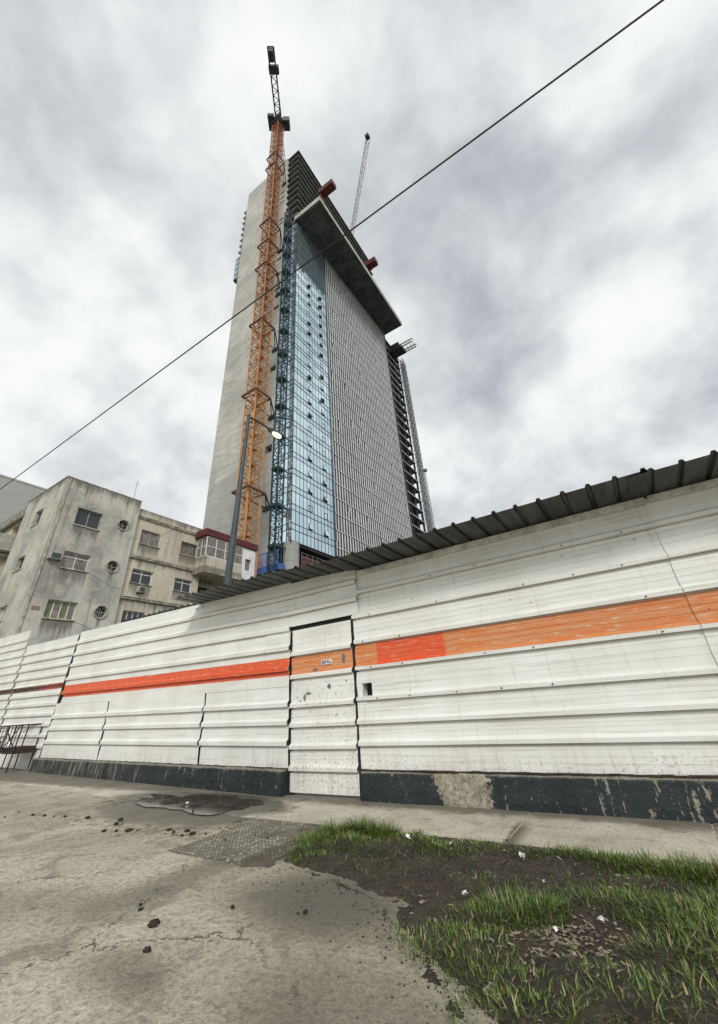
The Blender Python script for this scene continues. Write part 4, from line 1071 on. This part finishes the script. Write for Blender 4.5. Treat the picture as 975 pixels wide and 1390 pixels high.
# glazing of the balcony
gl=MB()
for u0,u1 in ((20.05,21.05),(21.05,22.05),(22.05,23.05),(23.05,24.05)):
    for v in (12.87,13.72,14.55): gl.box((-28.06,u0,v-.03),(-28.0,u1,v+.03))
    gl.box((-28.06,u0-.035,12.87),(-27.995,u0+.035,14.55))
gl.box((-28.06,24.02,12.87),(-27.995,24.09,14.55))
for x0 in (-29.3,-28.7,-28.1): gl.box((x0,20.03,12.87),(x0+.05,20.09,14.55))
for v in (12.87,13.72,14.55): gl.box((-29.3,20.03,v-.03),(-28.1,20.09,v+.03))
bw=gl.build('balcony_window',M['frame_white'],ab)
g=MB(); g.box((-28.05,20.1,12.87),(-28.04,24.05,14.55)); g.box((-29.3,20.06,12.87),(-28.06,20.07,14.55)); g.build('pane',M['pane_warm'],bw)
g=MB(); g.box((-30.4,19.85,14.60),(-27.95,25.75,14.66)); g.box((-28.0,19.8,14.661),(-27.9,25.8,15.25)); g.box((-30.4,19.8,14.661),(-28.001,19.9,15.25)); g.build('red_fascia',M['red_roof'],ab)
g=MB(); wall(g,PX(-28.05),24.12,25.65,11.3,14.6,[(24.45,25.15,12.5,13.6)],depth=.2); g.face([(-28.05,25.65,11.3),(-30,25.65,11.3),(-30,25.65,14.6),(-28.05,25.65,14.6)]); g.build('white_annexe',M['plaster_white'],ab)
g=MB(); g.box((-28.26,24.4,12.4),(-28.25,25.2,13.7)); g.build('annexe_pane',M['pane_warm'],ab)
g=MB(); g.box((-27.995,24.25,13.9),(-27.9,25.6,13.97)) if False else g.box((-28.05,24.1,11.2),(-27.97,25.7,11.30)); g.build('annexe_sill',M['rail'],ab)
g=MB(); g.box((-30.8,20.9,8.),(-30.75,25.9,11.2)); g.build('dark_doorway',M['dark_room'],ab)

def window(P,u0,u1,v0,v1,d,fmat,pmat,style,open_=None,sill=True):
    """frame mesh with its panes and sill as children"""
    g=MB(); t=.05; f0,f1=d-.10,d-.04
    pbox(g,P,(u0,v0,f0),(u0+t,v1,f1)); pbox(g,P,(u1-t,v0,f0),(u1,v1,f1)); pbox(g,P,(u0+t,v0,f0),(u1-t,v0+t,f1)); pbox(g,P,(u0+t,v1-t,f0),(u1-t,v1,f1))
    n={'double':2,'transom':2,'four':4,'six':6}[style]
    for k in range(1,n): u=u0+(u1-u0)*k/n; pbox(g,P,(u-t/2,v0+t,f0+.002),(u+t/2,v1-t,f1-.002))
    if style=='transom': vv=v0+(v1-v0)*.72; pbox(g,P,(u0+t,vv-t/2,f0-.003),(u1-t,vv+t/2,f1+.003))
    wo_=g.build('window',fmat,ab)
    g=MB()
    for k in range(n):
        a=u0+(u1-u0)*k/n; b=u0+(u1-u0)*(k+1)/n; mi=k%len(pmat) if isinstance(pmat,list) else 0
        if open_==k: pbox(g,P,(a+.02,v0+.03,f1+.05),(b-.02,v1-.03,f1+.06),len(pmat)-1 if isinstance(pmat,list) else 0); continue
        pbox(g,P,(a+t*.4,v0+t*.4,f0+.025),(b-t*.4,v1-t*.4,f0+.035),mi)
    pbox(g,P,(u0-.1,v0-.1,d+.03),(u1+.1,v1+.1,d+.05),0)
    g.build('pane',pmat,wo_)
    if sill:
        g=MB(); pbox(g,P,(u0-.07,v0-.07,-.07),(u1+.07,v0-.004,.1)); g.build('sill',M['cornice'],wo_)
P1,P2=PX(XB),PX(XC)
window(P1,*W1[0],.28,M['frame_grey'],M['pane'],'double'); window(P1,*W1[1],.28,M['frame_white'],M['pane_warm'],'transom'); window(P1,*W1[2],.28,M['frame_white'],[M['pane_green'],M['pane_warm']],'four'); window(P1,*W1[3],.28,M['frame_white'],M['pane'],'double')
window(P2,*W2[0],.25,M['frame_grey'],M['pane_warm'],'double'); window(P2,*W2[1],.25,M['frame_grey'],[M['pane'],M['pane_warm']],'double',open_=0)
window(P2,*W2[2],.25,M['frame_white'],M['pane'],'transom'); window(P2,*W2[3],.25,M['frame_white'],M['pane'],'transom'); window(P2,*W2[4],.25,M['frame_white'],M['pane'],'four'); window(P2,*W2[5],.25,M['frame_white'],M['pane'],'four')
PL=PY(9.15)
window(PL,*WL[0],.28,M['frame_grey'],M['pane'],'double'); window(PL,*WL[1],.28,M['frame_grey'],M['pane'],'double'); window(PL,*WL[2],.28,M['frame_white'],M['pane_warm'],'four')
for cu,cv,r in C1:
    g=MB(); n=28
    for k in range(n):
        a,b=2*math.pi*k/n,2*math.pi*(k+1)/n
        for (ra,wa),(rb_,wb_) in (((r+.06,0),(r+.06,-.09)),((r+.06,-.09),(r,-.09)),((r,-.09),(r,.02))):
            g.face([P1(cu+ra*math.cos(a),cv+ra*math.sin(a),wa),P1(cu+ra*math.cos(b),cv+ra*math.sin(b),wa),P1(cu+rb_*math.cos(b),cv+rb_*math.sin(b),wb_),P1(cu+rb_*math.cos(a),cv+rb_*math.sin(a),wb_)])
    rw=g.build('round_window',M['cornice'],ab)
    g=MB(); g.face([P1(cu+r*1.05*math.cos(2*math.pi*k/n),cv+r*1.05*math.sin(2*math.pi*k/n),.24) for k in range(n)]); g.build('pane',M['pane'],rw)
    g=MB(); pbox(g,P1,(cu-r,cv-.02,.15),(cu+r,cv+.02,.18)); pbox(g,P1,(cu-.02,cv-r,.146),(cu+.02,cv+r,.149)); 
    if cv<8: 
        for q_ in (-.15,.15): pbox(g,P1,(cu+q_-.015,cv-r,.14),(cu+q_+.015,cv+r,.145))
    g.build('grille',M['frame_grey'],rw)
# exposed brick patch and hanging wires, rain pipe at the corner
g=MB(); g.tube([(XB+.03,9.35,16.1),(XB+.03,9.30,8),(XB+.03,9.25,3)],.035); g.build('rain_pipe',M['cornice'],ab)
g=MB()
for p in ([(XB+.04,11.3,16.2),(XB+.05,11.45,15.6),(XB+.05,11.38,15.0),(XB+.04,11.3,14.6),(XB+.04,10.9,14.35)],[(XC+.05,17.6,15.9),(XC+.2,17.55,15.1),(XC+.05,17.0,14.5),(XC+.05,16.2,13.6)],[(XB+.02,12.,10.05),(XB+.03,13.6,9.4),(XB+.03,14.4,9.3)],[(XB+.02,11.9,6.9),(XB+.03,13.6,6.3),(XC+.1,15,6.0)]): g.tube(p,.014,n=5)
g.build('wire',M['rail'],ab)
g=MB(); pbox(g,P1,(9.5,7.25,-.012),(9.95,7.5,-.003)) ; g.build('brick_patch',speck('exposed_brick',(.24,.17,.125),.9,0,.5,6),ab)
# left wing with balconies
g=MB(); wall(g,PY(9.6),-48,-35.3,0,15.4,[(-38.4,-36.2,13.6,15.1),(-39,-36.0,9.9,12.2)],depth=1.0); g.box((-48,9.35,15.4),(-35.32,9.62,16.15)); g.face([(-48,9.35,16.15),(-35.3,9.35,16.15),(-35.3,14,16.15),(-48,14,16.15)]); g.build('left_wing',M['plaster_cream'],ab)
g=MB(); g.box((-48,9.22,15.28),(-35.4,9.36,15.42)); g.box((-48,9.18,15.425),(-35.35,9.36,15.5)); g.build('cornice',M['cornice'],ab)
g=MB(); g.box((-48,10.5,9.5),(-35.5,10.55,15.2)); g.build('loggia_back',M['pane_warm'],ab)
for z in (12.45,9.1):
    g=MB(); g.box((-46,8.2,z-.15),(-35.35,9.59,z)); g.box((-46,8.2,z+.001),(-35.35,8.3,z+1.0)); g.box((-35.45,8.301,z+.001),(-35.35,9.58,z+1.0)); g.build('balcony',M['plaster_grey'],ab,bevel=.02)
g=MB(); g.box((-36.4,8.6,9.2),(-35.9,9.59,12.2)); g.build('pier',M['plaster_cream'],ab)

def ac(P,u,v,w_,h_,label,mat='ac'):
    t=thing('air_conditioner',label,'air conditioner',P(u,v,0),'air conditioners on the apartment block')
    g=MB(); pbox(g,P,(u-w_/2,v-h_/2,-.38),(u+w_/2,v+h_/2,.02)); g.build('case',M['ac'],t,bevel=.02)
    g=MB()
    pbox(g,P,(u-w_/2+.05,v-h_/2+.05,-.395),(u+w_/2-.05,v+h_/2-.05,-.384)); g.build('grille',M['pane'],t)
    g=MB(); pbox(g,P,(u-w_/2,v-h_/2-.06,-.36),(u-w_/2+.04,v-h_/2-.002,.0)); pbox(g,P,(u+w_/2-.04,v-h_/2-.06,-.36),(u+w_/2,v-h_/2-.002,0)); g.build('bracket',M['rust'],t)
ac(P1,9.80,10.55,.62,.42,'boxy window air conditioner on the grey wall left of the middle window')
ac(P2,15.85,9.48,.48,.42,'small air conditioner under a window of the cream wing')
an=MB(); an.bar((-30.5,14.4,15.8),(-30.5,14.4,18.6),.02,n=6); an.bar((-30.9,14.4,18.2),(-30.1,14.4,18.2),.012); tag(an.build('antenna',M['greysteel']),'thin rooftop aerial at the joint of the grey and cream roofs','antenna')
fb=MB(); fb.box((-75,-10,0),(-60,19,28.9)); fo=thing('far_building','plain pale grey windowless building behind the apartment block at the left edge','building',(-67,5,0))
fb.build('wall',M['far_wall'],fo); g=MB(); g.box((-75.1,-10.1,28.902),(-59.95,19.1,29.15)); g.build('coping',M['far_wall'],fo)
